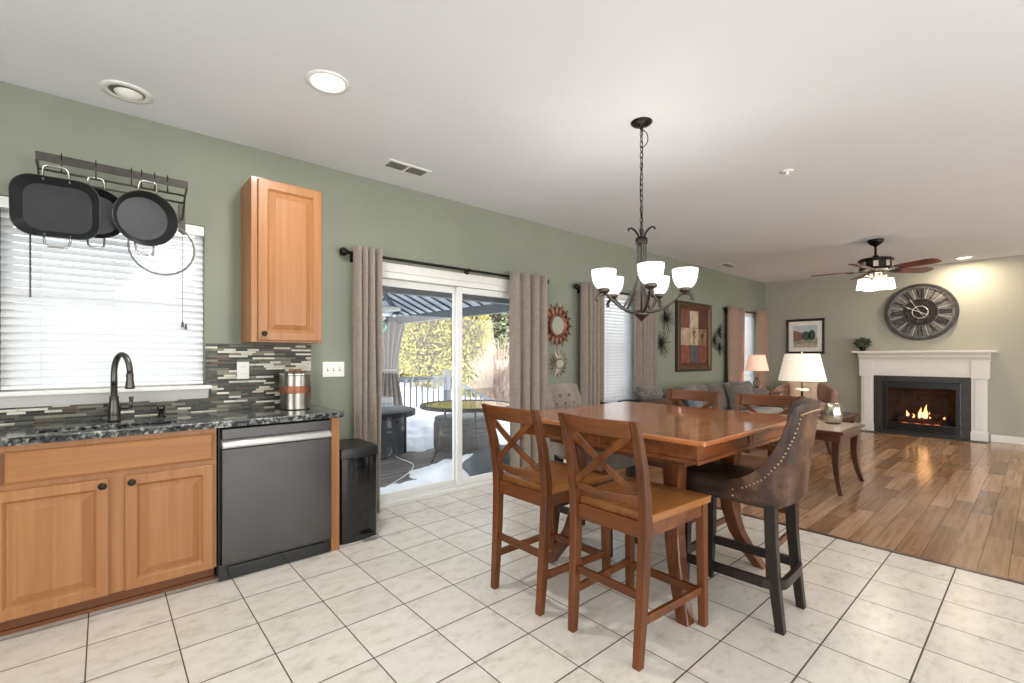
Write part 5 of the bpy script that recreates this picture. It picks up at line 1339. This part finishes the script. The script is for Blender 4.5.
def drape(label, x, y, w, dy):
    r = thing('gazebo_drape', label, 'curtain', (x, y, DZ)); m = MB(); rows = []
    for j in range(25):
        v = j/24; z = 1.98 - 1.72*v; k = .42+.58*abs((v-.58)/.58)**1.2 if v < .58 else .42+.40*((v-.58)/.42)**.8
        rows.append([(x+(i/40-.5)*w*k, y+dy*(i/40-.5)*k + .045*math.sin(i/40*PI*11+v*2)*(.5+.5*k), z) for i in range(41)])
    m.loft(rows, False, False); m.build('drape', M['outdoor_curtain'], r, smooth=True, solid=.004, world=True)
    m = MB(); m.tube([(x+.11*w*1.9*math.cos(q), y+.06*math.sin(q), 1.0) for q in [2*PI*k/14 for k in range(14)]], .02, 6, loop=True); m.build('tie_back', M['outdoor_curtain'], r, smooth=True, world=True)
drape('taupe gazebo drape tied at its middle by the far post', 4.30, 8.68, .80, .0)
hl = thing('lamp_reflection', 'mint and white reflection of indoor lamps, modelled as a hanging lamp', 'lamp', (2.62, 5.55, 1.62))  # indoor lamps mirrored in the door glass, modelled as a solid hanging shape
m = MB(); m.tube([(0, 0, .30), (0, 0, 1.2)], .006, 6); m.build('rod', M['gazebo'], hl)
m = MB(); m.lathe([(.05, .10), (.10, .14), (.07, .18), (.05, .21), (.14, .235), (.27, .245), (.28, .26), (.27, .275), (.05, .29), (.01, .31)], 26); m.build('reflected_scroll', M['vinyl'], hl, smooth=True)
M['mint'] = plain('mint_reflection', C(142, 214, 190), .25, 0, .06, 8)
m = MB(); m.lathe([(.03, .10), (.085, .09), (.105, .04), (.095, -.02), (.05, -.055), (.001, -.06)], 22); m.build('reflected_bowl', M['mint'], hl, smooth=True)

rl_ = thing('deck_railing', 'grey baluster railing along the far edge of the deck', 'railing', (4.0, 8.97, DZ))
m = MB(); m.b2((1.0, 8.93, .80), (5.92, 9.01, .84)); m.b2((1.0, 8.955, .72), (5.92, 8.985, .79)); m.build('top_rail', M['rail'], rl_, bevel=.006, world=True)
m = MB(); m.b2((1.0, 8.955, DZ+.06), (5.92, 8.985, DZ+.13)); m.build('bottom_rail', M['rail'], rl_, world=True)
for x in (1.0, 3.45, 5.92): m = MB(); m.b2((x-.06, 8.91, DZ), (x+.06, 9.03, .93)); m.b2((x-.08, 8.89, .93), (x+.08, 9.05, .96)); m.build('post', M['rail'], rl_, bevel=.006, world=True)
x = 1.14
while x < 5.85: m = MB(); m.b2((x-.018, 8.955, DZ+.12), (x+.018, 8.985, .73)); m.build('baluster', M['rail'], rl_, world=True); x += .142
st = thing('stair_railing', 'grey sloping stair railing going down from the deck corner', 'railing', (6.7, 8.97, -.8))
m = MB(); m.bar((5.98, 8.97, .78), (7.8, 8.97, -.10), .07, .05); m.bar((5.98, 8.97, .0), (7.8, 8.97, -.88), .035, .06); m.build('top_rail', M['rail'], st, world=True)
for k in range(11):
    x = 6.1+k*.155; z = .78-(x-5.98)*.4835; m = MB(); m.b2((x-.018, 8.955, z-.79), (x+.018, 8.985, z-.01)); m.build('baluster', M['rail'], st, world=True)

fpit = thing('fire_pit_table', 'round dark fire pit table on the snowy deck', 'fire pit', (2.86, 6.28, DZ))
m = MB(); m.lathe([(.001, .56), (.60, .56), (.615, .565), (.615, .635), (.60, .645), (.16, .645), (.15, .635), (.001, .635)], 40); autosmooth(m.build('table_ring', M['wicker'], fpit))
for k in range(4):
    a = PI/2*k+.42; m = MB(); m.box((.34*math.cos(a), .34*math.sin(a), .285), (.03, .56, .55), (0, 0, a)); m.build('side_panel', M['gazebo'], fpit, bevel=.004)
    a += PI/4; m = MB(); m.box((.44*math.cos(a), .44*math.sin(a), .28), (.09, .09, .56), (0, 0, a)); m.build('leg', M['black'], fpit, bevel=.004)
a = .42-PI/2
for z in (.42, .48): m = MB(); m.lathe([(.02, 0), (.024, .01), (.001, .012)], 10, (0, 0, 0)); o = m.build('control_knob', M['black'], fpit); o.location = (.36*math.cos(a)+(.1 if z > .45 else -.05), .36*math.sin(a)+.04, z); o.rotation_euler = (PI/2, 0, a+PI/2)
wg = thing('wind_guard', 'clear glass wind guard standing on the fire pit table', 'wind guard', (2.86, 6.28, DZ+.646))
for k in range(4):
    a = PI/2*k+.42; m = MB(); m.box((.22*math.cos(a), .22*math.sin(a), .085), (.006, .42, .17), (0, 0, a)); m.build('glass_pane', M['glass'], wg)
m = MB(); m.tube([(.31*math.cos(PI/2*k+.42+PI/4), .31*math.sin(PI/2*k+.42+PI/4), .172) for k in range(4)], .006, 6, loop=True); m.build('rim', M['chrome'], wg)
pt2 = thing('patio_table', 'round glass topped patio table with splayed metal legs', 'table', (3.52, 4.86, DZ))
m = MB(); m.lathe([(.56, .745), (.60, .745), (.612, .755), (.612, .785), (.60, .792), (.56, .785)], 44, cap=False); autosmooth(m.build('rim', M['black'], pt2))
M['tableglass'] = plain('icy_table_glass', C(150, 152, 140), .06, 0, .12, 3, coat=.6)
m = MB(); m.lathe([(.001, .770), (.598, .770), (.598, .780), (.001, .780)], 44); m.build('glass_top', M['tableglass'], pt2)
for k in range(4):
    a = PI/2*k+2.2; c, s_ = math.cos(a), math.sin(a); m = MB(); m.tube(bez([(.30*c, .30*s_, .75), (.34*c, .34*s_, .5), (.40*c, .40*s_, .25), (.50*c, .50*s_, 0)], 6), .014, 8); m.build('leg', M['black'], pt2, smooth=True)
m = MB(); m.tube([(.36*math.cos(2*PI*k/24), .36*math.sin(2*PI*k/24), .42) for k in range(24)], .008, 6, loop=True); m.build('brace_ring', M['black'], pt2)
ot = thing('wicker_ottoman', 'dark grey wicker ottoman behind the patio table', 'ottoman', (4.12, 5.75, DZ), .30)
m = MB(); m.loft([[(x*k, y*k, z) for x, y in rrect(.86, .58, .05, 3)] for z, k in ((.03, .98), (.10, 1.), (.40, 1.0), (.45, .98))]); autosmooth(m.build('woven_body', M['wicker'], ot))
m = MB(); m.loft([[(x*k, y*k, z) for x, y in rrect(.86, .58, .08, 3)] for z, k in ((.452, .98), (.47, 1.), (.50, 1.0), (.525, .93))]); m.build('cushion', M['tarp'], ot, smooth=True)
for sx in (-.38, .38):
    for sy in (-.24, .24): m = MB(); m.b2((sx-.025, sy-.025, 0), (sx+.025, sy+.025, .05)); m.build('foot', M['black'], ot)
m = MB(); rings = []
for i in range(13):
    t = i/12; x = -.52+1.04*t; w = .20*math.sin(PI*min(1, .12+.88*t))**.5+.03; rings.append([(x, .8*w*math.cos(a), max(.0, .10+1.05*w*math.sin(a) + .012*math.sin(7*t*3+a*3))) for a in [2*PI*k/18 for k in range(18)]])
m.loft(rings); o = m.build('covered_cushion', M['tarp'], smooth=True, loc=(3.50, 4.20, DZ+.02)); o.rotation_euler = (0, 0, .18); tag(o, 'blue grey covered cushion roll lying in snow just outside the glass', 'cushion')
m = MB(); m.tube(bez([(2.2, 4.55, DZ+.006), (2.7, 4.95, DZ+.006), (3.0, 5.35, DZ+.006), (3.05, 5.9, DZ+.006), (3.2, 6.4, DZ+.05)], 8), .007, 6); tag(m.build('extension_cord', M['vinyl'], smooth=True), 'thin pale cord lying across the deck boards', 'cord')

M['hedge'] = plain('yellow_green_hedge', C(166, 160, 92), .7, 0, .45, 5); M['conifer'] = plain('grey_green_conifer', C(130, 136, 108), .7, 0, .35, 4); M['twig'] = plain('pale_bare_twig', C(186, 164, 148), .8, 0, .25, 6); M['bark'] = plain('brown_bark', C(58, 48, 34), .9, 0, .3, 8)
def shrub(label, p, R, H, n, size, mat, seed, g=None, nm='evergreen_shrub'):
    rnd = random.Random(seed); z = gz(p.x, p.y); r = thing(nm, label, 'shrub', (p.x, p.y, z), group=g)
    m = MB(); leafball(m, (0, 0, H*.5), 1.0, n, size, rnd, (R, R, H*.52), .55); leafball(m, (0, 0, H*.32), 1.0, n//2, size, rnd, (R*1.1, R*1.1, H*.33), .5)
    m.build('foliage', mat, r)
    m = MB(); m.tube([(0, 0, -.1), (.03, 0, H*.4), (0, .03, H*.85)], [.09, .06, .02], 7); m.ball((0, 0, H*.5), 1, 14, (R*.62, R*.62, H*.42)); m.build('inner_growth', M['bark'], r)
G = 'yellow-green evergreen shrubs beyond the deck'
for k, (px, d, R, H, l) in enumerate(((376, 17.2, 1.0, 3.6, 'yellow-green evergreen shrub behind the gazebo drape'), (402, 16.6, 1.05, 3.7, 'yellow-green evergreen shrub just right of the gazebo drape'), (428, 16.2, 1.1, 3.8, 'yellow-green evergreen shrub seen in the middle of the left glass panel'), (450, 16.8, 1.0, 3.9, 'yellow-green evergreen shrub behind the door mullion'), (471, 16.0, .75, 3.3, 'yellow-green evergreen shrub at the left edge of the right glass panel'))):
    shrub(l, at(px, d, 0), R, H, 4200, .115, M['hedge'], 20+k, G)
G = 'grey-green conifers at the back of the yard'
for k, (px, d, R, H, l) in enumerate(((486, 21, 1.7, 5.2, 'grey-green conifer behind the bare twiggy bush'), (512, 22, 1.9, 5.6, 'grey-green conifer behind the right curtain'), (455, 23, 1.8, 5.4, 'grey-green conifer rising behind the yellow-green shrubs'))):
    shrub(l, at(px, d, 0), R, H, 3600, .19, M['conifer'], 40+k, G, 'conifer')
def twigs(label, p, R, H, n, seed):
    rnd = random.Random(seed); z = gz(p.x, p.y); r = thing('bare_bush', label, 'shrub', (p.x, p.y, z)); m = MB()
    for k in range(n):
        a = rnd.uniform(0, 2*PI); s_ = rnd.uniform(.1, 1)**.7; h = H*rnd.uniform(.55, 1.05)*(1-.35*s_); c, q = math.cos(a), math.sin(a)
        m.tube(bez([(.1*c, .1*q, 0), (.35*R*s_*c, .35*R*s_*q, h*.55), (R*s_*c, R*s_*q, h)], 3), [.012, .011, .010, .009, .007, .006, .004], 3)
        for _ in range(3):
            t = rnd.uniform(.4, .95); b = rnd.uniform(0, 2*PI); x, y, zz = R*s_*c*t, R*s_*q*t, h*t; m.tube([(x, y, zz), (x+.22*math.cos(b), y+.22*math.sin(b), zz+.2)], [.006, .003], 3)
    m.build('twigs', M['twig'], r)
twigs('bare pale twiggy bush on the snow, in the right glass panel', at(500, 12.6, 0), .95, 2.1-gz(*at(500, 12.6, 0).xy), 420, 2)
twigs('low bare bush on the snow beside the gazebo drape', at(384, 14.6, 0), .6, 1.1, 160, 3)
